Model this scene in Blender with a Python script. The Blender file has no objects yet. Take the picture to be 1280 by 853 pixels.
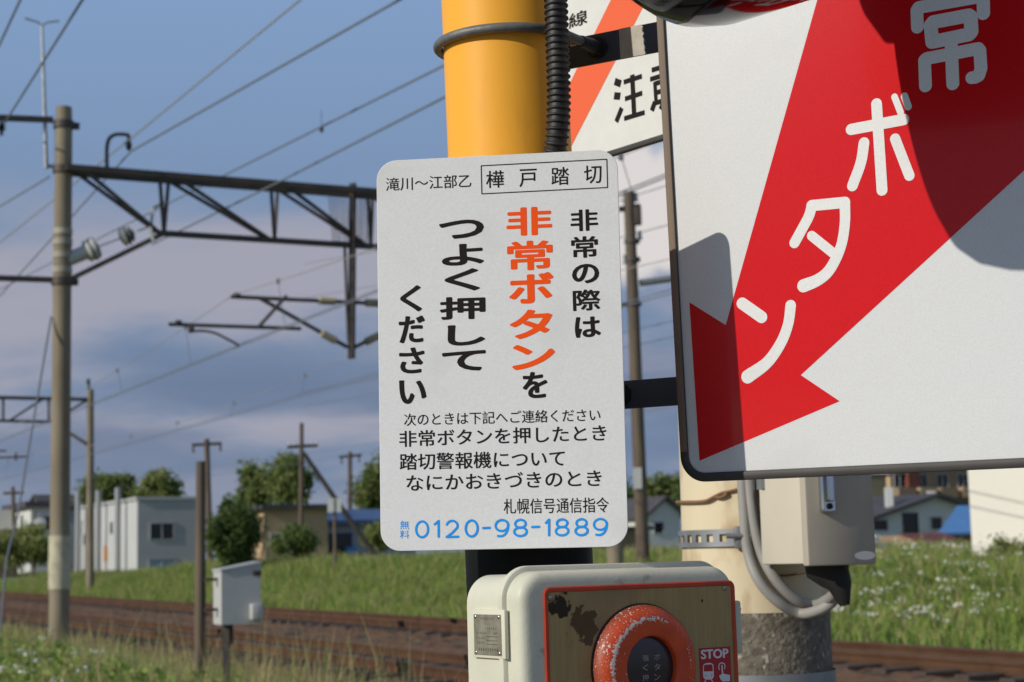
import bpy, bmesh, math, random
import numpy as np
from mathutils import Vector
from mathutils.geometry import tessellate_polygon
random.seed(7); rng = np.random.default_rng(11)
sc = bpy.context.scene
COL = sc.collection
R = math.radians

# ------------------------------------------------------------------ camera
FPX = 2100.0; TH = math.atan(263.5 / FPX); RHO = .024          # focal length in pixels of a 1280 px wide frame, pitch, roll
CAM = np.array([0, 0, 1.45])
cf = np.array([0, math.cos(TH), math.sin(TH)])
r0 = np.array([1., 0, 0]); u0 = np.array([0, -math.sin(TH), math.cos(TH)])
cr = r0 * math.cos(RHO) - u0 * math.sin(RHO); cu = u0 * math.cos(RHO) + r0 * math.sin(RHO)
cd = bpy.data.cameras.new('camera'); co = bpy.data.objects.new('camera', cd); COL.objects.link(co)
cd.sensor_width = 36; cd.lens = FPX / 1280 * 36; cd.clip_end = 6000; cd.clip_start = .05
from mathutils import Matrix
co.matrix_world = Matrix(((cr[0], cu[0], -cf[0], CAM[0]), (cr[1], cu[1], -cf[1], CAM[1]), (cr[2], cu[2], -cf[2], CAM[2]), (0, 0, 0, 1)))
cd.dof.use_dof = True; cd.dof.focus_distance = 2.08; cd.dof.aperture_fstop = cd.lens / 6.0; cd.dof.aperture_blades = 7
sc.camera = co

# ------------------------------------------------------------------ sun, sky, exposure
SUN_D = np.array([.762, .470, -.446]); SUN_D /= np.linalg.norm(SUN_D)
sl = bpy.data.lights.new('sun', 'SUN'); so = bpy.data.objects.new('sun', sl); COL.objects.link(so)
sl.energy = 3.25; sl.angle = R(.5); sl.color = (1, .94, .83)
so.rotation_euler = Vector(SUN_D).to_track_quat('-Z', 'Y').to_euler()
sc.view_settings.view_transform = 'Standard'; sc.view_settings.look = 'None'; sc.view_settings.gamma = 1
sc.view_settings.exposure = 0.0; sc.view_settings.use_curve_mapping = False
world = bpy.data.worlds.new('World'); sc.world = world; world.use_nodes = True
def build_sky():
    nt = world.node_tree; N = nt.nodes; Lk = nt.links
    bg = N['Background']; bg.inputs[1].default_value = .098
    sky = N.new('ShaderNodeTexSky'); sky.sky_type = 'NISHITA'; sky.sun_disc = False
    sky.sun_elevation = math.asin(-SUN_D[2]); sky.sun_rotation = math.atan2(-SUN_D[0], -SUN_D[1])
    sky.air_density = 1.1; sky.dust_density = .9; sky.ozone_density = 1.6
    tc = N.new('ShaderNodeTexCoord'); sep = N.new('ShaderNodeSeparateXYZ'); Lk.new(tc.outputs['Generated'], sep.inputs[0])
    def math_(op, a, b=None):
        m = N.new('ShaderNodeMath'); m.operation = op
        for i, x in enumerate((a, b)):
            if x is None: continue
            if isinstance(x, (int, float)): m.inputs[i].default_value = x
            else: Lk.new(x, m.inputs[i])
        return m.outputs[0]
    zz = math_('ADD', math_('MAXIMUM', sep.outputs[2], 0.0), .16)          # flat cloud layer seen in perspective
    cx = math_('DIVIDE', sep.outputs[0], zz); cy = math_('DIVIDE', sep.outputs[1], zz)
    cmb = N.new('ShaderNodeCombineXYZ'); Lk.new(cx, cmb.inputs[0]); Lk.new(cy, cmb.inputs[1])
    def noise(scale, det, loc, rough=.55, dist=.3):
        mp = N.new('ShaderNodeMapping'); mp.inputs['Location'].default_value = loc; Lk.new(cmb.outputs[0], mp.inputs[0])
        n = N.new('ShaderNodeTexNoise'); n.inputs['Scale'].default_value = scale; n.inputs['Detail'].default_value = det
        n.inputs['Roughness'].default_value = rough; n.inputs['Distortion'].default_value = dist; Lk.new(mp.outputs[0], n.inputs['Vector']); return n.outputs[0]
    def ramp(v, a, b):
        r = N.new('ShaderNodeMapRange'); r.interpolation_type = 'SMOOTHSTEP'; r.inputs[1].default_value = a; r.inputs[2].default_value = b; Lk.new(v, r.inputs[0]); return r.outputs[0]
    def mix(f, a, b):
        m = N.new('ShaderNodeMix'); m.data_type = 'RGBA'; Lk.new(f, m.inputs[0])
        for i, x in ((6, a), (7, b)):
            if isinstance(x, tuple): m.inputs[i].default_value = x
            else: Lk.new(x, m.inputs[i])
        return m.outputs[2]
    S = 1 / .098
    light = (.362 * S, .366 * S, .445 * S, 1); slate = (.15 * S, .205 * S, .32 * S, 1)
    # pale lit bank of cloud at middle height, slate layers below it, thin haze at the horizon
    zc = math_('ADD', sep.outputs[2], math_('MULTIPLY', math_('SUBTRACT', noise(1.7, 5, (5.2, 1.9, 2)), .5), .16))
    h1 = math_('MULTIPLY', ramp(zc, .255, .185), ramp(sep.outputs[2], -.02, .03))
    low = mix(ramp(sep.outputs[2], .36, .10), (.225 * S, .345 * S, .56 * S, 1), (.175 * S, .25 * S, .385 * S, 1)); base = mix(ramp(sep.outputs[2], .75, .38), sky.outputs[0], low)
    c1 = math_('MULTIPLY', ramp(noise(1.25, 5, (3.1, .7, 0), .55, .25), .37, .62), h1)
    col = mix(c1, base, light)
    c2 = math_('MULTIPLY', math_('MULTIPLY', ramp(noise(1.1, 5, (8.3, 2.2, 1), .5, .2), .42, .62), .85), math_('MULTIPLY', ramp(sep.outputs[2], .135, .10), ramp(sep.outputs[2], 0.02, .06)))
    col = mix(c2, col, slate)
    hz = math_('MULTIPLY', ramp(sep.outputs[2], .085, .01), .75)
    col = mix(hz, col, (.195 * S, .245 * S, .345 * S, 1))
    # one sunlit heap of cloud low in the north
    bd = cf + cr * (835 - 640) / FPX - cu * (265 - 426.5) / FPX; bd = bd / np.linalg.norm(bd)
    sub = N.new('ShaderNodeVectorMath'); sub.operation = 'SUBTRACT'; Lk.new(tc.outputs['Generated'], sub.inputs[0]); sub.inputs[1].default_value = tuple(bd)
    sm = N.new('ShaderNodeVectorMath'); sm.operation = 'MULTIPLY'; Lk.new(sub.outputs[0], sm.inputs[0]); sm.inputs[1].default_value = (1, 1, 2.3)
    ln = N.new('ShaderNodeVectorMath'); ln.operation = 'LENGTH'; Lk.new(sm.outputs[0], ln.inputs[0])
    nb = N.new('ShaderNodeTexNoise'); nb.inputs['Scale'].default_value = 22; nb.inputs['Detail'].default_value = 7; Lk.new(tc.outputs['Generated'], nb.inputs['Vector'])
    hv = math_('ADD', ln.outputs['Value'], math_('MULTIPLY', math_('SUBTRACT', nb.outputs[0], .5), .16))
    col = mix(ramp(hv, .105, .055), col, (.72 * S, .68 * S, .67 * S, 1))
    Lk.new(col, bg.inputs[0])
build_sky()
sc.cycles.use_denoising = True; sc.cycles.max_bounces = 6; sc.cycles.transparent_max_bounces = 8
sc.cycles.use_adaptive_sampling = True; sc.cycles.adaptive_threshold = .015

# ------------------------------------------------------------------ projection helpers
def ray(px, py): return cf + cr * (px - 640) / FPX - cu * (py - 426.5) / FPX
def at(px, py, Y): d = ray(px, py); return CAM + d * (Y / d[1])
def pj(p):
    q = np.asarray(p, float) - CAM; w = q @ cf
    return np.array([640 + FPX * (q @ cr) / w, 426.5 - FPX * (q @ cu) / w])
class Plane:
    def __init__(s, O, e1, e2):
        s.O = np.array(O, float); s.e1 = np.array(e1) / np.linalg.norm(e1); e2 = np.array(e2); e2 = e2 - s.e1 * (e2 @ s.e1)
        s.e2 = e2 / np.linalg.norm(e2); s.n = np.cross(s.e1, s.e2)
    def hit(s, px, py, h=0):
        d = ray(px, py); P = s.O + s.n * h; return CAM + d * (((P - CAM) @ s.n) / (d @ s.n))
    def uv(s, px, py, h=0): q = s.hit(px, py, h) - s.O; return np.array([q @ s.e1, q @ s.e2])
    def P(s, u, v, h=0): return s.O + s.e1 * u + s.e2 * v + s.n * h
TU = np.array([-.447, .894, 0]); TU /= np.linalg.norm(TU)           # along the railway
TV = np.array([TU[1], -TU[0], 0])                                   # across it
def LS(p): return float(p[0] * TV[0] + p[1] * TV[1]), float(p[0] * TU[0] + p[1] * TU[1])
def ls(L, s, z=0): return TV * L + TU * s + np.array([0, 0, z])
def sst(a, b, x): t = np.clip((x - a) / (b - a), 0, 1); return t * t * (3 - 2 * t)
def gz(L, s):
    H = .86 + .28 * sst(30, 44, s) - .60 * sst(56, 92, s)
    und = .05 * np.sin(L * 1.3 + s * .31) + .05 * np.sin(s * .9 - L * .4)
    z = .10 * sst(5.4, 6.2, L) + (H - .10) * sst(14.6, 19.5, L) + und * sst(15, 17, L) - .9 * sst(-3, -12, L)
    return z
def gp(p): return float(gz(*LS(p)))

# ------------------------------------------------------------------ materials
def lin(h):
    c = [int(h[i:i + 2], 16) / 255 for i in (0, 2, 4)]
    return tuple(x / 12.92 if x <= .04045 else ((x + .055) / 1.055) ** 2.4 for x in c)
MATS = {}
def mat(name, c1, c2=None, scale=8, rough=.6, metal=0, bump=0, bscale=None, detail=5, lo=.35, hi=.65, coat=0, spec=.5, stretch=None, c3=None, s3=40, lo3=.62, hi3=.68, trans=0, alpha=None, trl=0):
    m = bpy.data.materials.new(name); m.use_nodes = True; nt = m.node_tree; N = nt.nodes; b = N['Principled BSDF']
    b.inputs['Roughness'].default_value = rough; b.inputs['Metallic'].default_value = metal
    b.inputs['Coat Weight'].default_value = coat; b.inputs['Coat Roughness'].default_value = .06
    b.inputs['Specular IOR Level'].default_value = spec
    if trans: b.inputs['Transmission Weight'].default_value = trans
    if alpha is not None: b.inputs['Alpha'].default_value = alpha
    b.inputs['Base Color'].default_value = (*c1, 1)
    tc = N.new('ShaderNodeTexCoord'); mp = N.new('ShaderNodeMapping'); nt.links.new(tc.outputs['Object'], mp.inputs[0])
    if stretch: mp.inputs['Scale'].default_value = stretch
    def nz(sca, det):
        n = N.new('ShaderNodeTexNoise'); n.inputs['Scale'].default_value = sca; n.inputs['Detail'].default_value = det
        nt.links.new(mp.outputs[0], n.inputs['Vector']); return n.outputs[0]
    def mr(v, a, c):
        r = N.new('ShaderNodeMapRange'); r.inputs[1].default_value = a; r.inputs[2].default_value = c; nt.links.new(v, r.inputs[0]); return r.outputs[0]
    def mx(f, a, c):
        x = N.new('ShaderNodeMix'); x.data_type = 'RGBA'; nt.links.new(f, x.inputs[0])
        for i, q in ((6, a), (7, c)):
            if isinstance(q, tuple): x.inputs[i].default_value = (*q, 1)
            else: nt.links.new(q, x.inputs[i])
        return x.outputs[2]
    col = None
    if c2 is not None: col = mx(mr(nz(scale, detail), lo, hi), c1, c2)
    if c3 is not None: col = mx(mr(nz(s3, 4), lo3, hi3), col if col else c1, c3)
    if col: nt.links.new(col, b.inputs['Base Color'])
    if trl:
        t_ = N.new('ShaderNodeBsdfTranslucent'); ms = N.new('ShaderNodeMixShader'); ms.inputs[0].default_value = trl
        if col: nt.links.new(col, t_.inputs[0])
        nt.links.new(b.outputs[0], ms.inputs[1]); nt.links.new(t_.outputs[0], ms.inputs[2]); nt.links.new(ms.outputs[0], N['Material Output'].inputs[0])
    if bump:
        bp = N.new('ShaderNodeBump'); bp.inputs['Strength'].default_value = bump; bp.inputs['Distance'].default_value = .01
        nt.links.new(nz(bscale or scale * 3, 4), bp.inputs['Height']); nt.links.new(bp.outputs[0], b.inputs['Normal'])
    MATS[name] = m; return m

# ------------------------------------------------------------------ mesh builder
I3 = np.eye(3)
ORG = {}
def frame_z(d):
    d = np.array(d, float); d /= np.linalg.norm(d); a = np.array([0, 0, 1.]) if abs(d[2]) < .9 else np.array([1., 0, 0])
    x = np.cross(a, d); x /= np.linalg.norm(x); return x, np.cross(d, x), d
class MB:
    def __init__(s): s.v = []; s.f = []
    def add(s, vs, fs):
        k = len(s.v); s.v += [tuple(map(float, p)) for p in vs]; s.f += [tuple(i + k for i in f) for f in fs]; return s
    def box(s, c, size, M=I3, bev=0, seg=2):
        bm = bmesh.new(); bmesh.ops.create_cube(bm, size=1)
        for q in bm.verts: q.co = Vector((q.co.x * size[0], q.co.y * size[1], q.co.z * size[2]))
        if bev: bmesh.ops.bevel(bm, geom=bm.edges[:], offset=bev, segments=seg, affect='EDGES', profile=.5)
        bm.verts.index_update(); M = np.array(M)
        vs = [np.array(c) + M @ np.array(q.co) for q in bm.verts]; fs = [tuple(q.index for q in f.verts) for f in bm.faces]
        bm.free(); return s.add(vs, fs)
    def bar(s, p0, p1, w, h, bev=0):      # beam between two points
        p0 = np.array(p0, float); p1 = np.array(p1, float); x, y, z = frame_z(p1 - p0)
        return s.box((p0 + p1) / 2, (w, h, np.linalg.norm(p1 - p0)), np.array([x, y, z]).T, bev)
    def tube(s, pts, r, seg=10, cap=True):
        pts = [np.array(p, float) for p in pts]; n = len(pts); rs = r if isinstance(r, (list, tuple, np.ndarray)) else [r] * n
        t0 = pts[1] - pts[0]; x, y, z = frame_z(t0); vs = []; fs = []
        for i, p in enumerate(pts):
            t = pts[min(i + 1, n - 1)] - pts[max(i - 1, 0)]; t = t / np.linalg.norm(t)
            x = x - t * (x @ t); x /= np.linalg.norm(x); y = np.cross(t, x)
            for k in range(seg):
                a = 2 * math.pi * k / seg; vs.append(p + (x * math.cos(a) + y * math.sin(a)) * rs[i])
        for i in range(n - 1):
            for k in range(seg):
                a = i * seg + k; b = i * seg + (k + 1) % seg; fs.append((a, b, b + seg, a + seg))
        if cap: fs.append(tuple(range(seg))[::-1]); fs.append(tuple((n - 1) * seg + k for k in range(seg)))
        return s.add(vs, fs)
    def cyl(s, p0, p1, r0, r1=None, seg=24): return s.tube([p0, p1], [r0, r0 if r1 is None else r1], seg)
    def lathe(s, O, axis, prof, seg=48, close=False):
        x, y, z = frame_z(axis); O = np.array(O, float); vs = []; fs = []; n = len(prof)
        for (r, h) in prof:
            for k in range(seg):
                a = 2 * math.pi * k / seg; vs.append(O + z * h + (x * math.cos(a) + y * math.sin(a)) * max(r, 1e-5))
        for i in range(n - 1):
            for k in range(seg):
                a = i * seg + k; b = i * seg + (k + 1) % seg; fs.append((a, b, b + seg, a + seg))
        if close:
            for k in range(seg): fs.append(((n - 1) * seg + k, (n - 1) * seg + (k + 1) % seg, (k + 1) % seg, k))
        return s.add(vs, fs)
    def loft(s, loops, cap=(True, True)):
        n = len(loops[0]); vs = [p for lp in loops for p in lp]; fs = []
        for i in range(len(loops) - 1):
            for k in range(n):
                a = i * n + k; b = i * n + (k + 1) % n; fs.append((a, b, b + n, a + n))
        if cap[0]: fs.append(tuple(range(n))[::-1])
        if cap[1]: fs.append(tuple((len(loops) - 1) * n + k for k in range(n)))
        return s.add(vs, fs)
    def poly(s, pl, pts, h): # flat polygon on a plane, possibly concave
        tri = tessellate_polygon([[Vector((p[0], p[1], 0)) for p in pts]])
        def o(t):
            a, b, c = (pts[i] for i in t); return t if (b[0]-a[0])*(c[1]-a[1])-(b[1]-a[1])*(c[0]-a[0]) > 0 else t[::-1]
        return s.add([pl.P(p[0], p[1], h) for p in pts], [tuple(o(t)) for t in tri])
    def stroke(s, pl, pts, w, h, seg=8):    # rounded brush stroke: one capsule per segment, each a hair above the last
        ws = w if isinstance(w, (list, tuple)) else [w] * len(pts)
        for i in range(len(pts) - 1):
            a = np.array(pts[i], float); b = np.array(pts[i + 1], float); ra, rb = ws[i] / 2, ws[i + 1] / 2
            t = math.atan2(*(b - a)[::-1]); lp = []
            for k in range(seg + 1): q = t + math.pi / 2 + math.pi * k / seg; lp.append(a + ra * np.array([math.cos(q), math.sin(q)]))
            for k in range(seg + 1): q = t - math.pi / 2 + math.pi * k / seg; lp.append(b + rb * np.array([math.cos(q), math.sin(q)]))
            s.hh = (getattr(s, 'hh', 0) + 2e-6) % 2.6e-4
            s.add([pl.P(p[0], p[1], h + s.hh) for p in lp], [tuple(range(len(lp)))])
        return s
    def build(s, name, m, parent=None, smooth=True, angle=38, loc=None):
        me = bpy.data.meshes.new(name); o = bpy.data.objects.new(name, me); COL.objects.link(o)
        if parent is not None: org = ORG[parent.name]; o.parent = parent
        else:
            if loc is None:
                a = np.array(s.v); loc = [(a[:, 0].min() + a[:, 0].max()) / 2, (a[:, 1].min() + a[:, 1].max()) / 2, a[:, 2].min()]
            org = np.array(loc, float); o.location = Vector(org)
        ORG[o.name] = org
        me.from_pydata((np.array(s.v) - org).tolist(), [], s.f)
        for q in (m if isinstance(m, (list, tuple)) else [m]): me.materials.append(q if not isinstance(q, str) else MATS[q])
        if smooth:
            me.polygons.foreach_set('use_smooth', [True] * len(me.polygons)); me.set_sharp_from_angle(angle=R(angle))
        me.update(); return o
def tag(o, label, cat, group=None):
    o['label'] = label; o['category'] = cat
    if group: o['group'] = group
    return o
def thing(name, label, cat, loc, group=None):
    o = bpy.data.objects.new(name, None); COL.objects.link(o); o.location = Vector(loc); o.empty_display_size = .1
    ORG[o.name] = np.array(loc, float); return tag(o, label, cat, group)
def struct(o): o['kind'] = 'structure'; return o
def rrect(x0, y0, x1, y1, r, seg=8):
    out = []
    for cx, cy, a0 in ((x1 - r, y0 + r, -90), (x1 - r, y1 - r, 0), (x0 + r, y1 - r, 90), (x0 + r, y0 + r, 180)):
        for k in range(seg + 1): a = R(a0 + 90 * k / seg); out.append((cx + r * math.cos(a), cy + r * math.sin(a)))
    return out
def slab(mb, pl, x0, y0, x1, y1, r, prof, seg=8):      # rounded-rectangle loft: prof = [(inset, h)], back to front
    loops = []
    for ins, h in prof:
        rr = max(r - ins, .0008); loops.append([pl.P(a, b, h) for a, b in rrect(x0 + ins, y0 + ins, x1 - ins, y1 - ins, rr, seg)])
    return mb.loft(loops)

# ------------------------------------------------------------------ lettering from Blender's own font
GL = {}
def glyph(ch):
    if ch in GL: return GL[ch]
    c = bpy.data.curves.new('letter', 'FONT'); c.body = ch; c.size = 1; c.resolution_u = 4
    o = bpy.data.objects.new('letter', c); COL.objects.link(o); bpy.context.view_layer.update()
    me = bpy.data.meshes.new_from_object(o.evaluated_get(bpy.context.evaluated_depsgraph_get()))
    v = np.array([q.co[:2] for q in me.vertices]); f = [tuple(p.vertices) for p in me.polygons]
    bpy.data.objects.remove(o); bpy.data.curves.remove(c); bpy.data.meshes.remove(me); GL[ch] = (v, f); return GL[ch]
def put_text(mb, pl, s, U0, U1, hgt, h, bold=0, nb=10):
    """fit the string's own bounding box between the mid-left point U0 and mid-right point U1 (plane coordinates), height hgt; bold = stroke growth in metres"""
    v, f = glyph(s); U0 = np.array(U0); U1 = np.array(U1); ex = U1 - U0; W = np.linalg.norm(ex); ex /= W; ey = np.array([-ex[1], ex[0]])
    mn, mxx = v.min(0), v.max(0); by = bold * .55; sx = (W - 2 * bold) / (mxx[0] - mn[0]); sy = (hgt - 2 * by) / max(mxx[1] - mn[1], 1e-4)
    offs = [(0, 0)] + ([(bold * math.cos(2 * math.pi * k / nb), by * math.sin(2 * math.pi * k / nb)) for k in range(nb)] if bold else [])
    for i, (ox, oy) in enumerate(offs):
        vs = []
        for p in v:
            a = bold + (p[0] - mn[0]) * sx + ox; b = (p[1] - (mn[1] + mxx[1]) / 2) * sy + oy
            q = U0 + ex * a + ey * b; vs.append(pl.P(q[0], q[1], h + i * 5e-6))
        mb.add(vs, f)
def put_px(mb, pl, s, x0, y0, x1, y1, h, bold=0, tilt=0):      # single glyph from its pixel box
    yc, xc = (y0 + y1) / 2, (x0 + x1) / 2
    a, b = pl.uv(x0, yc + tilt), pl.uv(x1, yc - tilt); hg = np.linalg.norm(pl.uv(xc, y0) - pl.uv(xc, y1)); put_text(mb, pl, s, a, b, hg, h, bold)
def put_line(mb, pl, s, x0, yl, x1, yr, hp, h, bold=0):
    hg = np.linalg.norm(pl.uv((x0 + x1) / 2, 600) - pl.uv((x0 + x1) / 2, 600 + hp)); put_text(mb, pl, s, pl.uv(x0, yl), pl.uv(x1, yr), hg, h, bold)

# ------------------------------------------------------------------ material list
mat('grass', (.10, .17, .035), (.145, .205, .05), .9, .75, c3=(.19, .165, .07), s3=.35, lo3=.52, hi3=.66)
mat('unseen_road_gravel', (.24, .205, .165), (.17, .145, .115), 7, .95, bump=.5, bscale=60)
mat('soil', (.10, .082, .05), (.075, .10, .03), .5, .95, bump=.6, bscale=6)
mat('ballast', (.115, .046, .014), (.22, .115, .048), 9, .95, bump=1.0, bscale=14, c3=(.042, .024, .013), s3=4, lo3=.50, hi3=.62)
mat('rail', (.075, .036, .020), (.105, .055, .03), 3, .8, spec=.2)
mat('rail_head', (.13, .09, .065), None, rough=.5, metal=.3)
mat('sleeper', (.055, .040, .032), (.09, .065, .05), 6, .9)
mat('green1', (.29, .39, .085), (.36, .43, .115), 1.3, .6, spec=.25, trl=.4)
mat('green2', (.165, .26, .055), (.235, .33, .075), 1.1, .6, spec=.25, trl=.4)
mat('straw', (.50, .41, .21), (.41, .35, .16), 1.1, .7, spec=.2, trl=.4)
mat('petal', (.72, .72, .64), None, rough=.7)
mat('leaf_dark', (0.099, 0.152, 0.046), (0.145, 0.198, 0.066), .8, .6, spec=.2, trl=.4)
mat('leaf_mid', (0.185, 0.244, 0.073), (0.244, 0.290, 0.095), .8, .6, spec=.2, trl=.4)
mat('leaf_light', (0.290, 0.323, 0.106), (0.356, 0.356, 0.145), .8, .6, spec=.2, trl=.4)
mat('bark', (.11, .085, .06), (.06, .05, .04), 5, .9)
mat('concrete_pole', (.28, .235, .165), (.195, .155, .105), 2.2, .8, stretch=(1, 1, .35), bump=.15)
mat('wood_pole', (.155, .115, .08), (.085, .065, .05), 3, .85, stretch=(3, 3, .3))
mat('steel_dark', (.045, .042, .040), (.085, .06, .045), 3, .6)
mat('galv', (.33, .35, .36), (.24, .25, .26), 12, .5, metal=.5)
mat('wire', (.15, .165, .19), None, rough=.6)
mat('wire_pale', (.30, .29, .28), None, rough=.5)
mat('insul', (.46, .40, .28), (.36, .30, .2), 6, .4)
mat('insul_white', (.50, .51, .49), None, rough=.3)
mat('net', (.07, .075, .085), None, rough=.8)
mat('sign_white', (.79, .795, .79), (.74, .745, .74), 300, .42, spec=.35, detail=2, c3=(.665, .66, .64), s3=9, lo3=.55, hi3=.80)
mat('alu_edge', (.55, .55, .54), None, rough=.4, metal=.6)
mat('ink', (.016, .012, .011), None, rough=.7, spec=.15)
mat('ink_orange', (.96, .098, .010), None, rough=.6, spec=.1)
mat('ink_blue', (.014, .315, .86), None, rough=.6, spec=.2)
mat('yellow_paint', (.97, .455, .045), (.93, .43, .04), 3, .5, spec=.25, bump=.04, stretch=(1, 1, .3), c3=(.80, .36, .05), s3=17, lo3=.60, hi3=.76)
mat('black_paint', (.007, .007, .007), (.011, .011, .011), 5, .5, spec=.12)
mat('ring_steel', (.20, .205, .20), (.13, .13, .125), 30, .55, metal=.3, bump=.1)
mat('rubber', (.014, .014, .015), (.024, .023, .022), 15, .55)
mat('bracket', (.062, .078, .105), (.074, .090, .118), 12, .6, spec=.25)
mat('tape', (.50, .46, .38), (.42, .385, .325), 60, .6, bump=.08, bscale=90)
mat('big_white', (.72, .73, .735), (.67, .68, .685), 420, .30, spec=.45, detail=2, coat=.25, c3=(.62, .625, .62), s3=6, lo3=.55, hi3=.82)
mat('big_red', (.68, .009, .013), (.63, .008, .012), 300, .22, detail=2, coat=.2, spec=.22)
mat('frame_rubber', (.040, .037, .034), (.055, .050, .046), 20, .6)
mat('frame_side', (.23, .170, .125), (.19, .14, .105), 14, .7, stretch=(1, 1, .3))  # edge rubber with its warm sunlit brown put into the colour
mat('caut_white', (.74, .74, .70), (.70, .70, .66), 30, .5)
mat('caut_orange', (.85, .13, .035), None, rough=.5)
mat('lamp_black', (.004, .004, .0045), None, rough=.09, spec=.22)
mat('lamp_red', (.35, .008, .006), None, rough=.1, coat=.6)
mat('box_paint', (.66, .645, .515), (.60, .59, .47), 18, .45, spec=.3, bump=.05, bscale=180, c3=(.42, .40, .31), s3=30, lo3=.66, hi3=.74)
mat('gasket', (.56, .060, .016), (.46, .045, .014), 30, .45)
mat('screw', (.35, .34, .32), None, rough=.3, metal=.9)
mat('tag_plate', (.42, .39, .30), (.28, .25, .18), 60, .4, metal=.5)
mat('tag_base', (.68, .66, .52), None, rough=.5)
mat('sticker_red', (.42, .010, .020), None, rough=.45)
mat('sticker_white', (.72, .70, .70), None, rough=.5)
mat('lens_ink', (.36, .28, .29), None, rough=.6)
mat('pillar_cream', (.74, .64, .44), (.68, .57, .38), 5, .6, stretch=(1, 1, .5), c3=(.38, .23, .10), s3=9, lo3=.545, hi3=.70)
mat('pillar_concrete', (.20, .175, .135), (.12, .10, .075), 55, .85, bump=.6, bscale=90, c3=(.38, .35, .29), s3=60, lo3=.60, hi3=.68)
mat('relay_paint', (.64, .585, .475), (.61, .555, .45), 9, .5, spec=.3)
mat('relay_door', (.47, .42, .345), (.435, .39, .32), 9, .6, spec=.12)
mat('conduit', (.34, .33, .31), (.30, .29, .27), 12, .5)
mat('boot', (.010, .010, .010), None, rough=.7)
mat('chrome', (.62, .64, .68), None, rough=.12, metal=1)
mat('rust_wire', (.22, .12, .055), None, rough=.8)
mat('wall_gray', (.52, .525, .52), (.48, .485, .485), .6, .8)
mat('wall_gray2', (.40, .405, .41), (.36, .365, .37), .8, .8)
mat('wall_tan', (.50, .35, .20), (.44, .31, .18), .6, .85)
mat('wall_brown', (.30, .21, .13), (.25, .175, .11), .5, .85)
mat('wall_cream', (.78, .74, .66), (.75, .71, .63), .5, .8)
mat('wall_blue', (.30, .36, .44), (.26, .32, .40), .5, .8)
mat('wall_white', (.62, .62, .60), None, rough=.8)
mat('roof_dark', (.055, .05, .055), (.08, .072, .075), 1.5, .7)
mat('roof_blue', (.04, .085, .20), (.05, .10, .23), 1.2, .5)
mat('roof_red', (.19, .055, .035), (.14, .045, .03), 1.2, .7)
mat('trim', (.45, .45, .45), None, rough=.6)
mat('glass', (.015, .017, .02), None, rough=.12)
mat('orange_board', (.75, .30, .04), None, rough=.6)
mat('cabinet', (.52, .515, .50), (.48, .475, .46), 6, .5)

def special_panel(Pst):        # brushed panel plate with a dark stain of its own outline round the world point Pst
    m = bpy.data.materials.new('panel_plate'); m.use_nodes = True; nt = m.node_tree; N = nt.nodes; L = nt.links; b = N['Principled BSDF']
    b.inputs['Roughness'].default_value = .42; b.inputs['Metallic'].default_value = .15; b.inputs['Specular IOR Level'].default_value = .12
    g = N.new('ShaderNodeNewGeometry')
    def noise(sc_, det, vec=None):
        n = N.new('ShaderNodeTexNoise'); n.inputs['Scale'].default_value = sc_; n.inputs['Detail'].default_value = det; L.new(vec or g.outputs['Position'], n.inputs['Vector']); return n.outputs[0]
    mp = N.new('ShaderNodeMapping'); mp.inputs['Scale'].default_value = (1, 1, .05); L.new(g.outputs['Position'], mp.inputs[0])
    def mth(op, a, c):
        q = N.new('ShaderNodeMath'); q.operation = op
        for i, x in enumerate((a, c)):
            if isinstance(x, (int, float)): q.inputs[i].default_value = x
            else: L.new(x, q.inputs[i])
        return q.outputs[0]
    def rm(v, a, c):
        r = N.new('ShaderNodeMapRange'); r.inputs[1].default_value = a; r.inputs[2].default_value = c; L.new(v, r.inputs[0]); return r.outputs[0]
    def mx(f, a, c):
        x = N.new('ShaderNodeMix'); x.data_type = 'RGBA'; L.new(f, x.inputs[0])
        for i, q in ((6, a), (7, c)):
            if isinstance(q, tuple): x.inputs[i].default_value = (*q, 1)
            else: L.new(q, x.inputs[i])
        return x.outputs[2]
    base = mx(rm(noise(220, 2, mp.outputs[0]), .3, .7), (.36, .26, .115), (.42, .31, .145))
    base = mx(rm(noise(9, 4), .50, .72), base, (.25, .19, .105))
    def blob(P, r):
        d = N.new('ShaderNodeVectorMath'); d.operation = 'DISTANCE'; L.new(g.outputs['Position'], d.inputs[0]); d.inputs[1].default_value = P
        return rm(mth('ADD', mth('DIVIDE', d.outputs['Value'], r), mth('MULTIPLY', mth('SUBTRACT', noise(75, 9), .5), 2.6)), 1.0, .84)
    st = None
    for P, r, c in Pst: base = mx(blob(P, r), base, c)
    L.new(base, b.inputs['Base Color']); return m
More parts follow.
